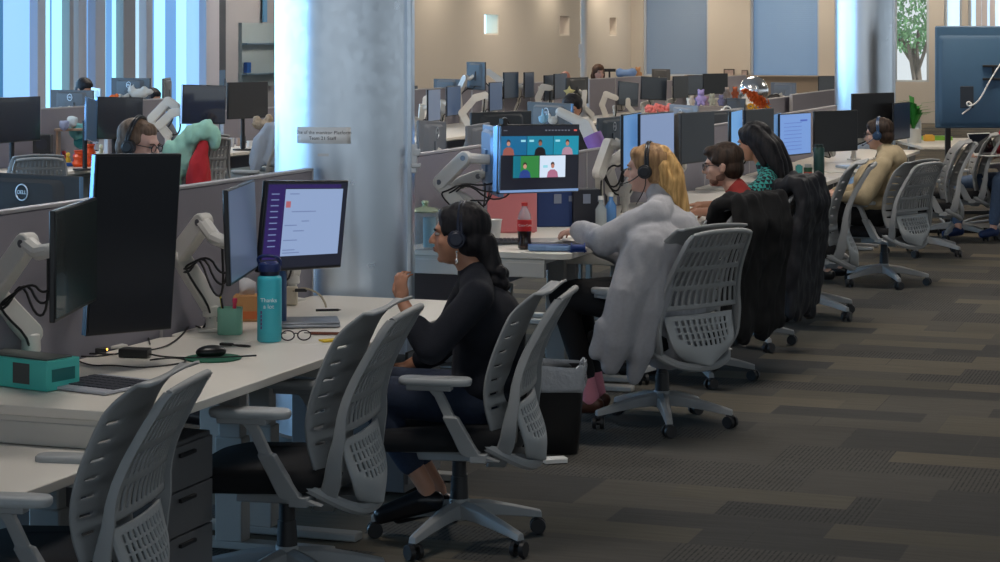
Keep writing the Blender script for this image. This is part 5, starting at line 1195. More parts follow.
# cabinet line at the end wall under the frames
o = MB(); vA, vB = end_v(690), end_v(842); row_box(o, WE-.5, WE-.02, vA, vB, .002, 1.02); 
t_ = thing('low_cabinet', 'long low beige cabinet against the end wall below the blinds', 'cabinet', (0, 0, 0)); o.build('cabinet_body', col('cab_beige', 150, 135, 120), t_, smooth=False)
o = MB(); row_box(o, WE-.53, WE-.02, vA, vB, 1.02, 1.05); o.build('cabinet_top', col('cab_top', 170, 155, 140), t_, smooth=False)
# silver balloon with autumn garland
YBL = Yof(752, -5.5)
bl = thing('foil_balloon', 'round silver foil balloon with an orange garland above the desks', 'balloon', at(753.5, 91, YBL))
rB = 15*YBL/F; m = MB(); m.ell((0, 0, 0), (rB, rB*.85, rB), n=32, m=20); m.build('silver_ball', mat('silver_foil', (.88, .89, .92), .20, metal=1, bump=.5, bscale=12), bl)
m = MB()
for k in range(110):
    f_ = k/109; p_ = V(-rB*.55+rB*1.2*f_, -rB*.75-.03*random.random(), -.01-rB*.85*f_)+V(random.uniform(-.05, .05), random.uniform(-.03, .03), random.uniform(-.04, .04)); R = Euler((random.uniform(0, 6),)*3).to_matrix()
    m.add([p_+R @ V(-.045, 0, 0), p_+R @ V(0, -.025, .01), p_+R @ V(.045, 0, 0), p_+R @ V(0, .025, .01)], [(0, 1, 2, 3)])
m.build('orange_garland', col('garland_orange', 215, 95, 30, .5, noise=.4), bl, solid=.004)
m = MB()
for k in range(3):
    for q in range(8): a = q*.8; m.ell(V(-.05+.09*k+math.cos(a)*.03, -rB*.8, -rB*1.0-.01*k+math.sin(a)*.025), (.016, .012, .016))
m.build('yellow_flowers', col('flower_gold', 245, 180, 40, .5), bl)
m = MB(); m.tube([(0, 0, -rB), (.02, 0, -rB-.15), (0, 0, -at(753, 92, YBL).z+.79)], .004); m.build('ribbon', col('ribbon_white', 200, 200, 205), bl)
# desk lamp arch
m = MB(); Yl = Yof(730, -4.9); P = at(724, 112, Yl)
lm = thing('desk_lamp', 'white gooseneck desk lamp arching beside the slate monitor back', 'lamp', V(P.x+.09, P.y, .75)); hz = P.z-.75
m.tube([(0, 0, .01), (.01, 0, hz-.1), (-.02, 0, hz+.05), (-.08, 0, hz+.06), (-.1, 0, hz+.02)], .008); m.build('neck', WHITEP, lm)
m = MB(); m.lathe([(.05, 0), (.05, .012), (.01, .02), (.001, .02)], n=20); m.build('lamp_base', WHITEP, lm)
m = MB(); m.cyl((-.1, 0, hz+.03), (-.115, 0, hz-.02), .015, .035, 14); m.build('lamp_shade', WHITEP, lm)
# papers and bags left of the rear column
for x, y, rz_, l in ((783, 101, .5, 'pile of pale papers on the desk left of the rear column'), (797, 99, -.3, 'leaning stack of white folders next to the pale papers')):
    Yq = Yof(x, -5.9); t = thing('paper_pile', l, 'papers', at(x, y+3, Yq), rz_)
    for q in range(5): m = MB(); m.box((.02*q, .01*q, .012*q), (.24, .17, .010), Matrix.Rotation(.25*q-.4, 3, 'Y')); m.build('folder', col('folder_pale', 175, 170, 165, .8), t)
m = MB(); m.ell((0, 0, 0), (.13, .1, .16)); m.ell((.06, 0, .12), (.06, .05, .05)); o = blob(m, 'backpack', BLACKP, None, .02, 3, .02, 6); o.location = at(772, 106, Yof(772, -5.95)); tag(o, 'black backpack slumped on the desk right of the silver balloon', 'bag')
lone_arm([(418, 128), (424, 112), (426, 99), (430, 97)], 22.6, 'white arm and black cable behind the monitors right of the big column', .862, 1.3)
lone_arm([(470, 128), (462, 113), (475, 98), (485, 95)], 23.5, 'long white arm stretched above the empty chair in the rear cluster', .77, 1.6)
lone_arm([(495, 90), (500, 80), (489, 72), (478, 73)], 25.9, 'white arm holding the raised monitor against the beige wall', .77, 1.5)
lone_arm([(540, 112), (538, 98), (543, 87), (550, 88)], 26.2, 'pale grey arm left of the two navy monitors', .77, 1.5)
lone_arm([(608, 122), (602, 105), (606, 94), (616, 98)], 28.5, 'bony white arm left of the tilted black monitor', .77, 1.5)
lone_arm([(635, 122), (633, 112), (628, 106), (628, 100)], 28.6, 'short white arm under the tilted black monitor', .77, 1.3)
# ---------------------------------------------------------------- people
def rot_to(d, up=V(0, 0, 1)):
    """matrix whose +Y looks along d"""
    y = Vector(d).normalized(); x = y.cross(up).normalized(); z = x.cross(y); return Matrix((x, y, z)).transposed()
def head_prims(m, c, R, k=1., nose=1., beard=False):
    P = lambda x, y, z: c+R @ (V(x, y, z)*k)
    E = lambda p, r: m.ell(P(*p), tuple(q*k for q in r), R, n=20, m=14)
    E((0, -.012, .035), (.074, .094, .082)); E((0, .018, -.022), (.064, .070, .078)); E((0, .030, -.068), (.046, .048, .040)); E((0, .066, -.088), (.019, .017, .015))
    E((0, .072, .030), (.050, .018, .016)); E((.038, .055, -.020), (.022, .022, .022)); E((-.038, .055, -.020), (.022, .022, .022))
    m.cap(P(0, .082, .018), P(0, .104*1, -.014), .0075*k, .0115*k, 10); m.ell(P(0, .106*nose, -.020), .0115*k, n=10); E((.011, .092, -.024), (.008, .01, .007)); E((-.011, .092, -.024), (.008, .01, .007))
    E((0, .088, -.044), (.021, .010, .0055)); E((0, .086, -.056), (.019, .011, .0065))
    for s in (-1, 1): E((s*.073, -.008, -.006), (.008, .018, .030)); E((s*.077, -.014, .006), (.006, .015, .018))
def face_parts(t, c, R, k=1., lips=(.35, .12, .11), brow=(.05, .03, .02), iris=(.05, .03, .02)):
    P = lambda x, y, z: c+R @ (V(x, y, z)*k)
    for s in (-1, 1):
        m = MB(); m.ell(P(s*.031, .0755, .010), tuple(q*k for q in (.0125, .009, .0065)), R, n=14, m=8); e = m.build('eye', mat('eye_white', (.38, .35, .33), .3), t)
        m = MB(); m.ell(P(s*.031, .0840, .009), tuple(q*k for q in (.006, .003, .006)), R, n=10, m=6); m.build('iris', mat('iris_dark', iris, .2), e)
        m = MB(); m.tube([P(s*.016, .090, .024), P(s*.032, .089, .030), P(s*.048, .080, .026)], .0032*k, 6); m.build('eyebrow', mat('brow_%.2f' % brow[0], brow, .9), t)
    m = MB(); m.ell(P(0, .0915, -.045), tuple(q*k for q in (.0185, .0075, .0042)), R, n=14, m=6); m.ell(P(0, .090, -.0545), tuple(q*k for q in (.017, .008, .0052)), R, n=14, m=6); m.build('lips', mat('lips_%.2f' % lips[0], lips, .5), t)
def hand_prims(m, w, d, n, side, curl=.5, k=1., spread=.16):
    """w wrist, d hand direction, n palm normal (fingers curl toward it), side=+1 thumb on x=d×n side"""
    d = Vector(d).normalized(); n = Vector(n); n = (n-d*n.dot(d)).normalized(); x = d.cross(n).normalized()*side
    R = Matrix((x, d, n)).transposed()
    P = lambda a, b, c: w+R @ (V(a, b, c)*k)
    m.ell(P(0, .045, 0), (.038*k, .050*k, .0145*k), R, n=14, m=9); m.cap(w, P(0, .03, 0), .024*k, .025*k)
    for i, (fx, L_, r) in enumerate(((.030, .070, .0085), (.010, .078, .0088), (-.010, .073, .0085), (-.029, .058, .0075))):
        a = spread*(1.2-i*.8); p0 = P(fx*.9, .075, 0); dirv = V(math.sin(a), math.cos(a), 0); p = p0; ang = curl*.35
        for q, f_ in enumerate((.45, .31, .24)):
            dd = V(dirv.x*math.cos(ang), dirv.y*math.cos(ang), math.sin(ang)); pn_ = p+R @ (dd*L_*f_*k); m.cap(p, pn_, r*k*(1-.08*q), r*k*(.93-.08*q), 8); p = pn_; ang += curl*(.95 if q == 0 else .7)
    t0 = P(.026, .022, .004); t1 = P(.052, .052, .014); t2 = P(.058, .080, .022+.01*curl); t3 = P(.052, .098, .030+.016*curl)
    m.chain([t0, t1, t2, t3], [.0145*k, .012*k, .0105*k, .009*k], 8)
def person(label, loc, rz, J, skin, top, pants, shoe, voxel=.006, k=1., sleeve=1.0, girth=1., top_disp=.006, long_top=0., seed=1, face_=True, legs=True, lips=(.35, .12, .11), brow=(.05, .03, .02), top_name='shirt', barefoot=False, hands=True, sock=None, hood=None, nose=1., sleeve_w=1.):
    t = thing('person', label, 'person', loc, rz)
    if 'scale' in J: pass
    hip, ch, nk, hd = J['hip'], J['chest'], J['neck'], J['head']
    R = rot_to(V(math.sin(-J.get('hyaw', 0)), math.cos(J.get('hyaw', 0)), J.get('hpitch', 0)))
    m = MB(); head_prims(m, hd, R, k, nose)
    ns = hd+R @ (V(0, -.022, -.07)*k); m.chain([ns, nk], [.050*k, .056*k], 16)
    sh = {s: J['sh'+s] for s in 'LR'}
    m.ell(ch, (.14*k*girth, .095*k*girth, .15*k), n=18, m=12); m.cap(hip+V(0, 0, .08), ch, .10*k*girth, .11*k*girth, 16)
    m.cap(sh['L']-V(0, 0, .02), nk-V(0, 0, .03), .036*k, .036*k); m.cap(sh['R']-V(0, 0, .02), nk-V(0, 0, .03), .036*k, .036*k)
    m.ell(hip, (.15*k*girth, .11*k*girth, .10*k), n=18, m=12)
    for s in 'LR':
        m.chain([sh[s]-V(0, 0, .008), J['el'+s], J['wr'+s]], [.040*k, .038*k, .024*k])
        if hands: hand_prims(m, J['wr'+s], J.get('hd'+s, J['wr'+s]-J['el'+s]), J.get('pn'+s, V(0, 0, -1)), J.get('ts'+s, 1 if s == 'R' else -1), J.get('cu'+s, .5), .95*k)
        if legs:
            hx = hip+V((-.09 if s == 'L' else .09)*k, .02, -.01); m.chain([hx, J['kn'+s], J['an'+s]], [.075*k, .052*k, .034*k])
            ft = J['an'+s]+J.get('ft'+s, V(0, .14, -.06)); m.chain([J['an'+s]+V(0, -.02, -.04), ft], [.03*k, .024*k]); m.chain([J['an'+s], J['an'+s]+V(0, .0, -.04)], [.034*k, .032*k])
    body = blob(m, 'body', skin, t, voxel, 3)
    if face_: face_parts(t, hd, R, k, lips, brow)
    # upper garment
    g = MB(); w = .016
    g.ell(ch+V(0, 0, .0), ((.155*girth)*k+w, (.110*girth)*k+w, .16*k), n=20, m=14); g.cap(hip+V(0, 0, .06), ch, .125*k*girth+w*.5, .125*k*girth+w*.6, 18); g.ell(hip+V(0, -.005, .05), (.165*k*girth+w, .125*k*girth+w, .10*k), n=20, m=12)
    for s in 'LR':
        g.cap(sh[s]+V(0, 0, .0), nk+V(0, -.005, -.02), .066*k, .062*k, 14)
        f = sleeve; el, wr = J['el'+s], J['wr'+s]
        pts = [sh[s], el]; rs = [.068*k*sleeve_w, .056*k*sleeve_w]
        if f > .5: pts.append(el+(wr-el)*min(1, (f-.5)*2)); rs.append((.056-.016*(f-.5)*2)*k*sleeve_w)
        else: pts[1] = sh[s]+(el-sh[s])*(f*2)
        g.chain(pts, rs, 14)
    g.cap(nk+V(0, -.004, -.01), nk+(hd-nk)*J.get('collar', .22), .070*k, .060*k, 16)
    if long_top: g.cap(hip+V(0, -.02, .04), hip+V(0, .16, .02), .15*k*girth, .12*k*girth, 16)
    if hood:
        for pt, r_ in hood: g.ell(pt, r_, n=14)
    for pts, rs in J.get('drape', []): g.chain(pts, rs, 14)
    blob(g, top_name, top, t, max(voxel*1.3, .009), 5, top_disp, J.get('fold', 9), seed)
    if legs:
        g = MB(); g.ell(hip+V(0, 0, .0), (.165*k*girth, .125*k*girth, .10*k), n=18, m=12)
        for s in 'LR':
            hx = hip+V((-.09 if s == 'L' else .09)*k, .02, -.01); an = J['an'+s]; kn = J['kn'+s]; hem = an+(kn-an)*J.get('hem', .12)
            g.chain([hx, kn, hem], [.092*k*girth, .068*k, .052*k], 16)
        blob(g, 'trousers', pants, t, max(voxel*1.3, .009), 4, .005, 8, seed+5)
        for s in 'LR':
            an = J['an'+s]; ft = an+J.get('ft'+s, V(0, .14, -.06)); g = MB(); heel = an+V(0, -.035, -.045)
            g.chain([heel, an+V(0, .02, -.045), ft], [.034*k, .040*k, .031*k], 14)
            d_ = (ft-heel).normalized(); g.cap(heel-V(0, 0, .012), ft-V(0, 0, .008), .03*k, .030*k)
            blob(g, 'shoe', shoe, t, .006, 3)
            if sock:
                g = MB(); g.cap(an+V(0, 0, -.02), an+(J['kn'+s]-an)*.22, .044*k, .044*k, 14); blob(g, 'sock', sock, t, .007, 2)
    return t, hd, R
def headset(t, c, R, k=1., mic=True, side=-1, colr=None, cup=.034, label=None, band_r=.006, pad_both=True):
    P = lambda x, y, z: c+R @ (V(x, y, z)*k); M_ = colr or mat('headset_black', (.012, .013, .018), .35)
    h = thing('headset', label, 'headset', t.location, t.rotation_euler.z)
    m = MB(); pts = [P(.088*math.cos(a), -.012, .020+.112*math.sin(a)) for a in [PI*k_/12 for k_ in range(13)]]
    m.tube(pts, band_r*k, 8, smooth=1); m.tube([p+R @ V(0, -.012, 0) for p in pts], band_r*k, 8, smooth=1); m.build('headband', M_, h)
    for s in (-1, 1):
        m = MB(); p0, p1 = P(s*.076, -.006, -.004), P(s*.098, -.006, -.004); m.cyl(p0, p1, cup*k, cup*.93*k, 24); m.cyl(p1, p1+(p1-p0)*.25, cup*.8*k, cup*.62*k, 24); m.cyl(p0-(p1-p0)*.15, p0, cup*.85*k, cup*1.02*k, 24); m.build('ear_cup', M_, h, bevel=.002)
    if mic:
        m = MB(); m.tube([P(side*.098, .01, -.012), P(side*.098, .05, -.04), P(side*.075, .095, -.056), P(side*.055, .112, -.060)], .0030*k, 6); m.ell(P(side*.052, .114, -.060), (.009*k,)*3, n=10); m.build('microphone', M_, h)
    return h
def hairblob(t, fn, m, voxel=.006, disp=.003, name='hair', sm=3, ds=30):
    g = MB(); fn(g); return blob(g, name, m, t, voxel, sm, disp, ds, 4)
def hair_mat(name, c, c2, scale=60, rough=.6):
    m = bpy.data.materials.new(name); m.use_nodes = True; nt = m.node_tree; b = nt.nodes['Principled BSDF']; tc = nt.nodes.new('ShaderNodeTexCoord'); mp = nt.nodes.new('ShaderNodeMapping'); mp.inputs['Scale'].default_value = (1, 1, .12)
    n = nt.nodes.new('ShaderNodeTexNoise'); n.inputs['Scale'].default_value = scale; n.inputs['Detail'].default_value = 3; nt.links.new(tc.outputs['Object'], mp.inputs[0]); nt.links.new(mp.outputs[0], n.inputs['Vector'])
    b.inputs['Specular IOR Level'].default_value = .25; r = nt.nodes.new('ShaderNodeValToRGB'); r.color_ramp.elements[0].position = .35; r.color_ramp.elements[0].color = (*c, 1); r.color_ramp.elements[1].position = .65; r.color_ramp.elements[1].color = (*c2, 1)
    nt.links.new(n.outputs['Fac'], r.inputs[0]); nt.links.new(r.outputs[0], b.inputs['Base Color']); b.inputs['Roughness'].default_value = rough
    bp = nt.nodes.new('ShaderNodeBump'); bp.inputs['Strength'].default_value = .6; bp.inputs['Distance'].default_value = .004; nt.links.new(n.outputs['Fac'], bp.inputs['Height']); nt.links.new(bp.outputs[0], b.inputs['Normal']); return m
SK1 = mat('skin_brown', (.46, .22, .135), .5, noise=.06, nscale=30); SK2 = mat('skin_fair', (.62, .36, .28), .5, noise=.05); SK3 = mat('skin_light', (.55, .33, .25), .5, noise=.05); SK4 = mat('skin_tan', (.46, .22, .13), .5, noise=.05)
BLACKH = hair_mat('black_hair', (.006, .006, .009), (.02, .018, .02)); BLOND = hair_mat('blonde_hair', (.42, .23, .08), (.80, .50, .20)); BRN = hair_mat('dark_brown_hair', (.018, .011, .008), (.05, .03, .02)); BLONDTOP = hair_mat('dark_blonde_crown', (.22, .12, .06), (.46, .28, .14))
def capfn(c, R, k, grow=1.0, low=-.02, fringe=.055, back=-.045):
    """skull cap of hair: covers crown, sides and back"""
    P = lambda x, y, z: c+R @ (V(x, y, z)*k)
    def f(g):
        g.ell(P(0, -.024, .046), (.084*grow*k, .098*grow*k, .084*grow*k), R, n=22, m=14)
        g.ell(P(0, -.050, -.012), (.076*grow*k, .066*grow*k, .070*grow*k), R, n=18, m=12)
        g.ell(P(0, fringe-.02, .075), (.062*grow*k, .045*k, .042*k), R, n=18, m=12)
        for s in (-1, 1): g.ell(P(s*.064, -.005, .034), (.018*grow*k, .045*k, .036*k), R, n=12)
    return f

# --- woman in navy at the front
W0 = V(-.085, 7.77, 0); Wz = face(-.985, .17)
wq = Matrix.Translation(W0) @ Matrix.Rotation(Wz, 4, 'Z'); wi = wq.inverted()
LW = lambda x, y, Y=7.77: wi @ at(x, y, Y)
J = dict(hip=V(0, -.04, .53), chest=LW(484, 325, 7.77)+V(0, -.02, 0), neck=LW(474, 272), head=LW(459, 236, 7.79), hyaw=.03, hpitch=.0)
J['chest'].x = 0; J['neck'].x = 0; J['head'].x = 0
J['shL'] = LW(477, 297, 7.61); J['shR'] = LW(470, 291, 7.93); J['elL'] = LW(431, 351, 7.52); J['wrL'] = LW(403, 303, 7.62); J['hdL'] = V(.02, .12, 1); J['pnL'] = V(.8, -.5, 0); J['cuL'] = .85; J['tsL'] = 1
J['elR'] = LW(440, 350, 8.02); J['wrR'] = LW(405, 368, 8.05); J['hdR'] = V(-.3, .9, 0)
J['knL'] = V(-.12, .38, .55); J['knR'] = V(.12, .42, .55); J['anL'] = V(-.10, .17, .21); J['anR'] = V(.06, .16, .17); J['ftL'] = V(0, .17, -.105); J['ftR'] = V(0, .15, -.10); J['hem'] = .28
NAVY = mat('navy_knit', (.008, .010, .018), .9, noise=.3, nscale=40, bump=.2); J['collar'] = .04; JEANS = mat('dark_denim', (.012, .022, .05), .8, noise=.4, nscale=60)
WN, hc, hR = person('dark haired woman in a black top seated at the front, one hand raised', W0, Wz, J, SK1, NAVY, JEANS, mat('black_shoe', (.008, .008, .010), .3), voxel=.0055, k=.97, sleeve=.74, lips=(.22, .07, .06), brow=(.01, .008, .008), seed=2, top_name='black_top', girth=1.05)
def whair(g):
    capfn(hc, hR, .97, 1.06)(g)
    P = lambda x, y, z: hc+hR @ V(x, y, z)
    g.chain([P(0, -.09, -.03), P(0, -.11, -.075), P(0, -.125, -.11)], [.058, .045, .04]); 
    for k in range(16):
        a = k*1.3; z = -.10-.009*k; g.ell(P(.025*math.cos(a), -.135+.028*math.sin(a)-.0016*k, z), .026-.0004*k, n=9, m=6)
hairblob(WN, whair, BLACKH, .006, .0035, ds=40)
m = MB(); P = lambda x, y, z: hc+hR @ V(x, y, z); m.ell(P(-.078, -.006, -.050), .005, n=8); m.cyl(P(-.078, -.006, -.055), P(-.079, -.006, -.075), .0015, n=6); m.ell(P(-.079, -.006, -.084), (.006, .006, .011), n=10); m.build('earring', mat('earring_silver', (.8, .8, .78), .2, metal=.7), WN)
m = MB(); m.cyl(J['wrL']+V(0, .0, .072), J['wrL']+V(.008, 0, .076), .011, n=14); m.build('ring', mat('ring_silver', (.8, .8, .8), .15, metal=1), WN)
headset(WN, hc, hR, .98, mic=False, colr=mat('headphone_navy', (.012, .016, .035), .4), cup=.036, label='dark navy over-ear headphones on the dark haired woman in front', band_r=.007)

# --- blonde woman
B0 = V(.76, 10.12, 0); Bz = face(-.93, .36); bi = (Matrix.Translation(B0) @ Matrix.Rotation(Bz, 4, 'Z')).inverted(); LB = lambda x, y, Y=10.12: bi @ at(x, y, Y)
J = dict(hip=V(0, -.02, .60), chest=LB(662, 244)+V(0, -.0, -.02), neck=LB(662, 198), head=LB(647, 170, 10.14), hyaw=.1, hpitch=-.05)
for q in ('chest', 'neck', 'head'): J[q].x *= .2
J['shL'] = LB(655, 217, 9.91); J['shR'] = LB(668, 213, 10.30); J['elL'] = LB(604, 241, 9.88); J['wrL'] = LB(577, 230, 10.15); J['hdL'] = LB(560, 232, 10.3)-J['wrL']; J['pnL'] = V(0, 0, -1); J['tsL'] = 1; J['cuL'] = .45
J['elR'] = LB(625, 255, 10.45); J['wrR'] = LB(588, 240, 10.5); J['cuR'] = .4
J['knL'] = V(-.14, .44, .62); J['knR'] = V(.12, .46, .60); J['anL'] = V(-.12, .30, .14); J['anR'] = V(.10, .34, .13); J['hem'] = .22
J['fold'] = 11; J['drape'] = [([LB(648, 250, 9.84), LB(630, 292, 9.76), LB(616, 340, 9.74), LB(610, 366, 9.75)], [.13, .10, .085, .05]), ([LB(660, 250, 9.88), LB(645, 310, 9.79), LB(640, 350, 9.78), LB(634, 378, 9.80)], [.14, .10, .07, .035]), ([LB(606, 330, 9.74), LB(597, 352, 9.74)], [.06, .045]), ([LB(664, 240, 10.1), LB(668, 330, 10.0)], [.19, .19])]
GREYK = mat('grey_knit', (.42, .42, .45), .95, noise=.10, nscale=60, bump=.35, bscale=250)
BL, hc, hR = person('blonde woman in a grey jumper and headset at the raised desk, hand on a laptop', B0, Bz, J, SK2, GREYK, mat('black_trousers', (.007, .007, .009), .9), mat('brown_shoe', (.09, .035, .02), .5), voxel=.006, k=1.0, sleeve=.96, girth=1.42, seed=6, top_name='grey_jumper', sock=col('pink_sock', 205, 130, 145, .9), lips=(.5, .2, .18), brow=(.25, .14, .07), sleeve_w=1.25, top_disp=.011)
P = lambda x, y, z: hc+hR @ V(x, y, z)
hairblob(BL, capfn(hc, hR, 1.0, 1.02), BLONDTOP, .006, .003)
def ptail(g):
    g.ell(P(0, -.075, .075), .046); g.chain([P(0, -.06, .07), P(0, -.105, .05), P(.0, -.130, -.01), P(0, -.145, -.10), P(.0, -.16, -.18), P(0, -.175, -.235), P(0, -.185, -.28)], [.036, .042, .046, .044, .038, .026, .008], 14)
    g.chain([P(-.03, -.08, .02), P(-.03, -.105, -.06), P(-.02, -.14, -.16)], [.045, .044, .02], 12)
hairblob(BL, ptail, BLOND, .006, .006, 'ponytail', 3, 26)
headset(BL, hc, hR, 1.03, mic=True, side=-1, label='black headset with a thin microphone worn by the blonde woman')
m = MB(); m.tube([P(-.09, -.01, -.03), P(-.10, -.01, -.07), P(-.07, .02, -.12), P(-.06, .05, -.16)], .0022); m.build('headset_cord', CABLE, BL)

# --- man in red
R0 = V(1.16, 11.43, 0); Rz = face(-.96, .28); ri = (Matrix.Translation(R0) @ Matrix.Rotation(Rz, 4, 'Z')).inverted(); LR = lambda x, y, Y=11.43: ri @ at(x, y, Y)
J = dict(hip=V(0, -.05, .58), chest=LR(744, 240), neck=LR(740, 194), head=LR(723, 166, 11.43), hyaw=.05, hpitch=-.12)
for q in ('chest', 'neck', 'head'): J[q].x *= .2
J['shL'] = LR(744, 212, 11.22); J['shR'] = LR(744, 209, 11.64); J['elL'] = LR(714, 256, 11.13); J['wrL'] = LR(676, 250, 11.25); J['elR'] = LR(715, 260, 11.72); J['wrR'] = LR(680, 250, 11.7)
J['knL'] = V(-.14, .44, .58); J['knR'] = V(.14, .44, .58); J['anL'] = V(-.12, .34, .12); J['anR'] = V(.12, .34, .12)
MN, hc, hR = person('man with glasses and short dark hair in a red shirt, looking left', R0, Rz, J, SK3, mat('red_shirt', (.26, .025, .022), .9, noise=.2, nscale=30, bump=.2), mat('dark_trousers', (.01, .01, .014), .9), mat('black_shoe', (.008, .008, .01), .3), k=1.0, sleeve=.96, seed=9, top_name='red_shirt', brow=(.02, .012, .01), girth=1.2, lips=(.32, .15, .12))
def mhair(g):
    capfn(hc, hR, 1.0, 1.03)(g); P = lambda x, y, z: hc+hR @ V(x, y, z)
    g.ell(P(0, .045, .088), (.062, .052, .030), hR); g.ell(P(0, .075, .082), (.045, .025, .02), hR)
    for s in (-1, 1): g.ell(P(s*.066, .030, .035), (.012, .022, .022), hR)
hairblob(MN, mhair, BRN, .006, .004)
P = lambda x, y, z: hc+hR @ V(x, y, z)
m = MB(); m.ell(P(0, .038, -.074), (.0475, .045, .030), hR); m.ell(P(0, .090, -.034), (.022, .006, .005), hR)
for s in (-1, 1): m.ell(P(s*.052, .01, -.05), (.010, .03, .028), hR)
blob(m, 'short_beard', mat('stubble', (.17, .09, .065), .9, noise=.4, nscale=200), MN, .005, 2)
def glasses(t, hc, hR, lab, c_=(30, 28, 32)):
    P = lambda x, y, z: hc+hR @ V(x, y, z); g = thing('eyeglasses', lab, 'glasses', t.location, t.rotation_euler.z); M_ = mat('frame%d' % c_[0], rgb(*c_), .3)
    for s in (-1, 1):
        m = MB(); m.tube([P(s*.034+.024*math.cos(2*PI*k/16), .100, .008+.019*math.sin(2*PI*k/16)) for k in range(17)], .0022, 6, smooth=0); m.build('rim', M_, g)
        m = MB(); m.tube([P(s*.058, .098, .014), P(s*.078, .04, .014), P(s*.08, -.01, .010)], .002, 6); m.build('temple', M_, g)
    m = MB(); m.tube([P(-.010, .100, .012), P(0, .104, .016), P(.010, .100, .012)], .002, 6); m.build('bridge', M_, g)
glasses(MN, hc, hR, 'thin dark eyeglasses on the man in the red shirt')

# --- woman in the teal top with long black hair
T0 = V(1.62, 12.70, 0); Tz = face(-.9, .43); ti = (Matrix.Translation(T0) @ Matrix.Rotation(Tz, 4, 'Z')).inverted(); LT = lambda x, y, Y=12.7: ti @ at(x, y, Y)
J = dict(hip=V(0, -.05, .58), chest=LT(772, 210), neck=LT(768, 170), head=LT(754, 143, 12.75), hyaw=-.05, hpitch=-.25)
for q in ('chest', 'neck', 'head'): J[q].x *= .2
J['shL'] = LT(766, 185, 12.5); J['shR'] = LT(772, 183, 12.9); J['elL'] = LT(724, 212, 12.2); J['wrL'] = LT(698, 212, 12.5); J['elR'] = LT(735, 205, 13.0); J['wrR'] = LT(702, 205, 13.0)
J['knL'] = V(-.13, .43, .58); J['knR'] = V(.13, .43, .58); J['anL'] = V(-.12, .3, .12); J['anR'] = V(.12, .3, .12)
TE = bpy.data.materials.new('teal_check_fabric'); TE.use_nodes = True; nt = TE.node_tree; b = nt.nodes['Principled BSDF']; tc = nt.nodes.new('ShaderNodeTexCoord'); v_ = nt.nodes.new('ShaderNodeTexChecker'); v_.inputs['Scale'].default_value = 42
v_.inputs['Color1'].default_value = (.015, .02, .03, 1); v_.inputs['Color2'].default_value = (.06, .42, .38, 1); nt.links.new(tc.outputs['Object'], v_.inputs['Vector']); nt.links.new(v_.outputs['Color'], b.inputs['Base Color']); b.inputs['Roughness'].default_value = .9
TW, hc, hR = person('woman with long straight black hair in a teal checked top', T0, Tz, J, SK4, TE, mat('dark_trousers', (.01, .01, .014), .9), mat('black_shoe', (.008, .008, .01), .3), k=.97, sleeve=.38, seed=12, top_name='checked_top', brow=(.01, .01, .01))
def thair(g):
    capfn(hc, hR, .97, 1.07)(g); P = lambda x, y, z: hc+hR @ V(x, y, z)
    for s in (-.05, 0, .05): g.chain([P(s, -.04, .05), P(s*1.3, -.11, -.05), P(s*1.4, -.14, -.16), P(s*1.4, -.15, -.30)], [.06, .055, .045, .02], 12)
    g.chain([P(-.05, .0, .06), P(-.078, -.03, -.02), P(-.07, -.06, -.14)], [.04, .03, .02], 10)
hairblob(TW, thair, BLACKH, .007, .003, 'long_hair')

# --- person in the beige hoodie
H0 = V(2.88, 15.88, 0); Hz = face(-.9, .43); hi = (Matrix.Translation(H0) @ Matrix.Rotation(Hz, 4, 'Z')).inverted(); LH = lambda x, y, Y=15.88: hi @ at(x, y, Y)
J = dict(hip=V(0, .02, .57), chest=LH(878, 184), neck=LH(886, 152), head=LH(879, 135, 15.9), hyaw=.05, hpitch=-.12)
for q in ('chest', 'neck', 'head'): J[q].x *= .2
J['shL'] = LH(882, 166, 15.64); J['shR'] = LH(886, 163, 16.08); J['elL'] = LH(864, 197, 15.55); J['wrL'] = LH(843, 197, 15.75); J['elR'] = LH(862, 190, 16.1); J['wrR'] = LH(835, 192, 16.0)
J['knL'] = V(-.15, .43, .57); J['knR'] = V(.15, .43, .57); J['anL'] = V(-.14, .38, .12); J['anR'] = V(.14, .36, .12)
HP, hc, hR = person('person in a beige hooded top with headset and glasses at the middle right desk', H0, Hz, J, SK3, mat('beige_fleece', (.40, .32, .20), .95, noise=.12, nscale=30, bump=.3), mat('black_trousers', (.007, .007, .009), .9), mat('black_shoe', (.008, .008, .01), .3), voxel=.008, k=1.0, sleeve=.97, girth=1.5, seed=15, top_name='beige_hoodie', brow=(.02, .015, .01), sleeve_w=1.1, top_disp=.012,
    hood=[(J['neck']+V(0, -.06, -.02), (.12, .085, .07)), (J['neck']+V(0, -.10, -.06), (.10, .06, .08))])
hairblob(HP, capfn(hc, hR, 1.0, 1.03), BRN, .007, .004)
headset(HP, hc, hR, 1.03, mic=True, side=-1, colr=mat('headset_blueblack', (.02, .05, .11), .3), label='blue-black headset with microphone on the person in beige')
glasses(HP, hc, hR, 'eyeglasses on the person in the beige hooded top', (50, 48, 50))

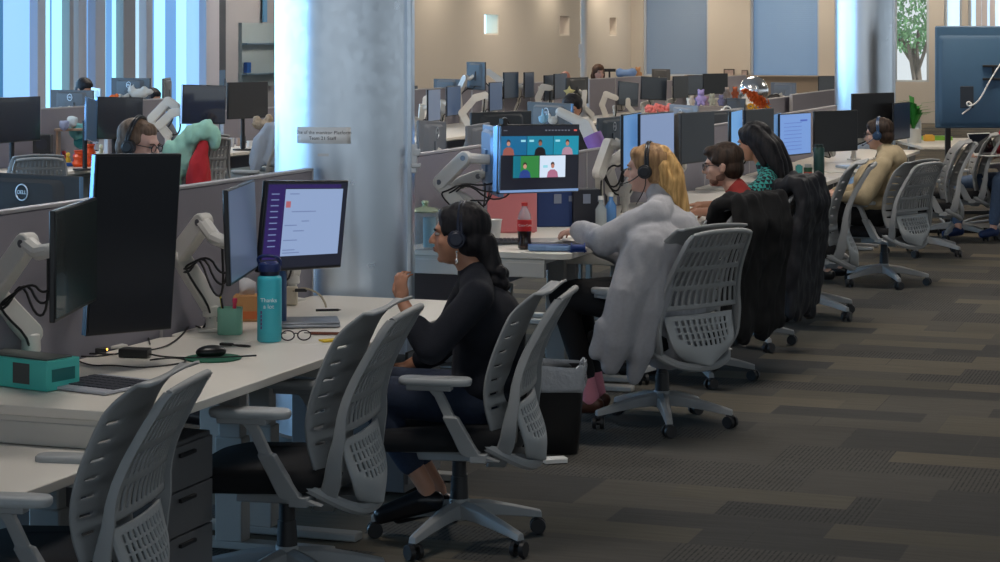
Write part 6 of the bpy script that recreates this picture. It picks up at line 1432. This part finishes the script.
# --- man with headphones across the spine at the left (only his head clears the monitors)
M0 = V(-1.84, 10.22, .0); Mz = face(.95, -.30); mi = (Matrix.Translation(M0) @ Matrix.Rotation(Mz, 4, 'Z')).inverted(); LM = lambda x, y, Y=10.22: mi @ at(x, y, Y)
J = dict(hip=V(0, -.05, .60), chest=V(0, 0, .90), neck=V(0, .04, 1.13), head=LM(137, 146, 10.15), hyaw=0, hpitch=-.22, shL=V(-.19, .02, 1.05), shR=V(.19, .02, 1.05), elL=V(-.24, .18, .85), elR=V(.24, .18, .85), wrL=V(-.12, .38, .86), wrR=V(.12, .38, .86), knL=V(-.12, .42, .60), knR=V(.12, .42, .60), anL=V(-.12, .35, .12), anR=V(.12, .35, .12))
J['head'].x = 0; J['head'].y = .09
LM_, hc, hR = person('man with short brown hair, glasses and headphones at the left, looking right and down', M0, Mz, J, SK2, mat('slate_shirt', (.05, .06, .08), .9), mat('dark_trousers', (.01, .01, .014), .9), mat('black_shoe', (.008, .008, .01), .3), voxel=.008, k=1.04, seed=18, brow=(.15, .08, .05))
hairblob(LM_, capfn(hc, hR, 1.04, .95, fringe=.05), hair_mat('light_brown_hair', (.09, .055, .035), (.20, .13, .09)), .007, .003)
headset(LM_, hc, hR, 1.08, mic=False, label='black headphones on the man at the left', colr=mat('headset_black', (.012, .013, .018), .35))
glasses(LM_, hc, hR, 'dark eyeglasses worn by the man with headphones at the left', (26, 26, 30))

# --- small far people
def far_person(px, py, Y, fx, fy, label, skin, hairm, topm, k=1., hair='short', voxel=.014, lift_=0, legs=True, hp=-.1, zs=None, stand=False):
    hd_w = at(px, py, Y); rz = face(fx, fy); H = hd_w.z
    J = dict(head=V(0, .03, H), neck=V(0, -.02, H-.17), chest=V(0, -.03, H-.40), hip=V(0, -.06, H-.68), shL=V(-.18, -.01, H-.25), shR=V(.18, -.01, H-.25), elL=V(-.24, .12, H-.46), elR=V(.24, .12, H-.46), wrL=V(-.12, .33, H-.46), wrR=V(.12, .33, H-.46), hyaw=0, hpitch=hp)
    hz = J['hip'].z
    if stand: J.update(knL=V(-.1, 0, hz*.52), knR=V(.1, 0, hz*.52), anL=V(-.1, -.05, .1), anR=V(.1, -.05, .1))
    else: J.update(knL=V(-.12, .38, max(.45, hz-.02)), knR=V(.12, .38, max(.45, hz-.02)), anL=V(-.12, .33, .11), anR=V(.12, .33, .11))
    t, hc, hR = person(label, V(hd_w.x, hd_w.y, 0), rz, J, skin, topm, mat('dark_trousers', (.01, .01, .014), .9), mat('black_shoe', (.008, .008, .01), .3), voxel=voxel, k=k, seed=int(px), face_=True)
    if hair == 'short': hairblob(t, capfn(hc, hR, k, 1.03), hairm, voxel*.7, .003)
    elif hair == 'long':
        def f(g):
            capfn(hc, hR, k, 1.08)(g); P = lambda x, y, z: hc+hR @ V(x, y, z)
            for s in (-1, 1): g.chain([P(s*.06, -.02, .04), P(s*.085, -.03, -.05), P(s*.08, -.03, -.15)], [.045, .04, .025])
            g.chain([P(0, -.07, .0), P(0, -.09, -.14)], [.07, .05])
        hairblob(t, f, hairm, voxel*.7, .004)
    return t
GT = mat('grey_tee', (.12, .13, .15), .9)
far_person(83, 90, 21.5, .7, -.7, 'person with dark hair behind the left logo monitor, face turned down to the right', SK4, BLACKH, GT, .95, 'short', hp=-.4)
far_person(152, 99, 22.2, .7, -.7, 'dark haired person mostly hidden by the white plush near the windows', SK1, BLACKH, GT, .9, 'short', hp=-.3)
far_person(565.5, 79, 32.6, -.2, -.98, 'bald man behind the navy monitors of the far block', mat('skin_ruddy', (.42, .17, .12), .5), BRN, mat('blue_shirt', (.08, .12, .2), .9), 1.05, 'bald')
far_person(598, 73, 33.6, .35, -.94, 'woman with long brown hair in the far block by the white pipe column', SK2, hair_mat('chestnut_hair', (.05, .025, .015), (.12, .06, .035)), mat('rust_top', (.30, .12, .08), .9), 1.08, 'long')
far_person(573, 109, 17.6, -.3, -.95, 'dark haired person facing the camera behind the figurine monitor back', SK4, BLACKH, mat('black_shirt2', (.012, .012, .014), .9), 1.0, 'short', hp=-.35)
# person in a red sleeve at the right edge
E0 = at(1024, 200, 19.6); E0.z = 0; Ez = face(-.85, -.5); ei = (Matrix.Translation(E0) @ Matrix.Rotation(Ez, 4, 'Z')).inverted(); LE = lambda x, y, Y=19.6: ei @ at(x, y, Y)
J = dict(hip=V(0, -.05, .56), chest=V(0, .0, .86), neck=V(0, .02, 1.10), head=V(0, .06, 1.25), hyaw=0, hpitch=-.2, shL=V(-.19, .02, 1.0), shR=V(.19, .02, 1.0), elL=V(-.25, .1, .78), wrL=V(-.08, .34, .78), elR=LE(995, 150, 19.7), wrR=LE(980, 153, 19.5), knL=V(-.16, .46, .56), knR=LE(955, 184, 19.6), anL=V(-.12, .5, .14), anR=LE(958, 214, 19.4), ftR=V(0, .16, -.06))
J['anR'].z = .13
person('person in a red top and blue jeans seated at the right edge', E0, Ez, J, SK2, mat('red_jumper', (.32, .02, .035), .9), mat('blue_jeans', (.06, .10, .18), .85, noise=.3, nscale=40), mat('blue_shoe', (.015, .035, .12), .5), voxel=.010, seed=33, top_name='red_top')
chair(E0.x, E0.y, Ez, 'grey task chair of the person in the red top at the right edge', 1.08)
laptop(at(994, 156, 19.3), .6, .30, .21, 'white laptop held in front of the person in the red top', math.radians(-25), WHITEP, WHITEP, SCROFF)

# ---------------------------------------------------------------- coats and clothes on chairs
def coat(P, rz, label, m, parts, seed, disp=.02, name='coat', voxel=.011, cat='coat', extra=None):
    g = MB()
    for chn, rs in parts: g.chain([Vector(p) for p in chn], rs, 14)
    o = blob(g, name, m, None, voxel, 6, disp, 14, seed); o.location = P; o.rotation_euler = (0, 0, rz); tag(o, label, cat); return o
COATM = mat('black_wool', (.006, .006, .007), .95, noise=.3, nscale=30); COATN = mat('navy_black_jacket', (.008, .009, .014), .7, noise=.3, nscale=30)
cz = face(-.75, .66)
def coat_parts(h0, low, wl=.20, t=.038):
    out = []
    for i in range(12):
        x = -wl+2*wl*i/11; lo = low+.03*math.sin(i*1.3)
        out.append(([(x*.9, -.25, h0-.12), (x*.95, -.31, h0-.02), (x, -.43, h0+.0), (x*1.08, -.46, h0-.12), (x*1.18, -.41, h0-.35), (x*1.18, -.38, lo)], [t, t*1.1, t*1.1, t*1.1, t*1.15, t]))
    out.append(([(-wl*.9, -.36, h0), (wl*.9, -.36, h0)], [t*1.2, t*1.2]))
    return out
pc_ = coat_parts(1.0, .30)+[([(-.25, -.33, .80), (-.27, -.30, .5), (-.22, -.31, .22)], [.045, .045, .035]), ([(.22, -.33, .80), (.24, -.27, .5), (.23, -.24, .33)], [.045, .045, .035])]
coat(V(1.05, 11.43, 0), cz, 'black coat with a hanging sleeve draped over the red shirted man\'s chair', COATM, pc_, 3)
pc_ = coat_parts(1.01, .24, .19, .036)+[([(-.22, -.2, .85), (-.27, -.15, .55), (-.25, -.15, .28)], [.04, .04, .03]), ([(.20, -.33, .82), (.22, -.30, .5), (.22, -.28, .24)], [.04, .04, .03])]
coat(V(1.46, 12.68, 0), face(-.88, .47), 'dark jacket over the chair of the woman in the teal top', COATN, pc_, 5, .025, 'jacket', cat='jacket')
# mint and red hooded top
MINT = mat('mint_fleece', (.33, .62, .52), .9, noise=.1, nscale=20, bump=.3); REDF = mat('red_fleece', (.45, .02, .03), .85)
Yg = 18.0; gp = at(192, 152, Yg); rzc = 0
o = coat(gp, 0, 'mint green hooded top with red lining draped over a chair on the left', MINT, [([(-.16, 0, -.05), (-.10, 0, .06), (.02, -.02, .15), (.12, -.02, .20), (.19, -.02, .16), (.20, -.02, .06)], [.06, .08, .09, .085, .07, .05]), ([(-.17, 0, .02), (-.17, 0, -.12), (-.14, 0, -.26)], [.08, .08, .05]), ([(-.05, 0, .08), (-.06, .03, -.15)], [.09, .06])], 8, .02, 'hooded_top', .014, 'top')
g = MB(); g.chain([V(.10, -.03, .08), V(.06, -.06, -.10), V(.05, -.05, -.30)], [.05, .085, .09], 12); g.chain([V(.08, .0, -.05), V(.12, 0, -.28)], [.06, .05], 12); blob(g, 'red_lining', REDF, o, .014, 4, .02, 10, 3)
coat(at(262, 150, 19.1), 0, 'pale grey-blue jacket on the chair beside the big column', mat('pale_jacket', (.33, .38, .46), .9), [([(.06, 0, .20), (-.02, -.02, .05), (-.05, -.03, -.12), (-.06, -.02, -.22)], [.05, .07, .06, .04]), ([(.10, 0, .2), (.08, 0, -.1)], [.06, .07])], 4, .02, 'jacket', .014, 'jacket')
# ---------------------------------------------------------------- light
sc = bpy.context.scene
w = bpy.data.worlds.new('World'); sc.world = w; w.use_nodes = True; nt = w.node_tree; bg = nt.nodes['Background']
tc = nt.nodes.new('ShaderNodeTexCoord'); gr = nt.nodes.new('ShaderNodeSeparateXYZ'); nt.links.new(tc.outputs['Generated'], gr.inputs[0])
rp = nt.nodes.new('ShaderNodeValToRGB'); nt.links.new(gr.outputs['Z'], rp.inputs['Fac'])
rp.color_ramp.elements[0].position = 0; rp.color_ramp.elements[0].color = (*rgb(225, 235, 240), 1); rp.color_ramp.elements[1].position = .5; rp.color_ramp.elements[1].color = (*rgb(150, 190, 230), 1)
nt.links.new(rp.outputs['Color'], bg.inputs['Color']); bg.inputs['Strength'].default_value = WORLD_S = .72
def area(name, loc, size, power, colr, rot=(0, 0, 0), sy=None):
    l = bpy.data.lights.new(name, 'AREA'); l.energy = power; l.color = colr; l.size = size; l.shape = 'RECTANGLE'; l.size_y = sy or size
    o = bpy.data.objects.new(name, l); C.objects.link(o); o.location = loc; o.rotation_euler = rot; o['kind'] = 'structure'; return o
WARM = (1, .86, .70); COOL = (.80, .90, 1)
for i, u in enumerate((10, 15, 20, 26, 32, 38)):
    for j, v in enumerate((-2.2, -6.3, -11.0)):
        area('ceiling_lamp', uv(u, v, CH-.03), 1.2, (42 if u > 18 else (40 if u > 12 else 34))*1.0, WARM if u > 18 else (1, .93, .85), (0, 0, RR), .35)
area('ceiling_lamp', uv(6, -3.0, CH-.03), 1.2, 22, (1, .93, .86), (0, 0, RR), .35)
for u in (34.5, 37.5, 41, 44.5): area('washer_and_fill_lamp', uv(u, VW+.5, CH-.05), .5, 18, (1, .86, .66), (math.radians(0), 0, RR), .2)
for v in (-12, -9.5, -7, -4.5, -2): area('washer_and_fill_lamp', uv(WE-1.2, v, CH-.05), .8, 26, (1, .86, .68), (math.radians(0), 0, RR), .4)  # fill lamps added to lift the dark end wall
area('ceiling_lamp', uv(glass_u(245), VG+2.0, CH-.03), 1.2, 60, (1, .93, .86), (0, 0, RR), .35)  # fill lamp added to brighten the dark door and board corner
sn = bpy.data.lights.new('sun', 'SUN'); sn.energy = 4.5; sn.angle = .02; so = bpy.data.objects.new('sun', sn); C.objects.link(so); so.rotation_euler = (math.radians(15), math.radians(48), 0); so['kind'] = 'structure'
# daylight from the glazed wall at the left
gl = uv(10, VG+.4, 2.0); area('window_daylight', gl, 34, 880, (.36, .66, 1), (math.radians(90), 0, RR-PI/2), 2.6)
# ---------------------------------------------------------------- camera
cam = bpy.data.cameras.new('camera'); co = bpy.data.objects.new('camera', cam); C.objects.link(co); co.location = (0, 0, CAMZ); co.rotation_euler = (PI/2, 0, 0)
cam.sensor_width = 36; cam.lens = F*36/1000; cam.shift_y = -(281-YH)/1000; cam.clip_end = 300; sc.camera = co
cam.dof.use_dof = False
sc.view_settings.view_transform = 'Standard'; sc.view_settings.look = 'None'; sc.view_settings.gamma = 1; sc.view_settings.use_curve_mapping = False; sc.view_settings.exposure = 0.5
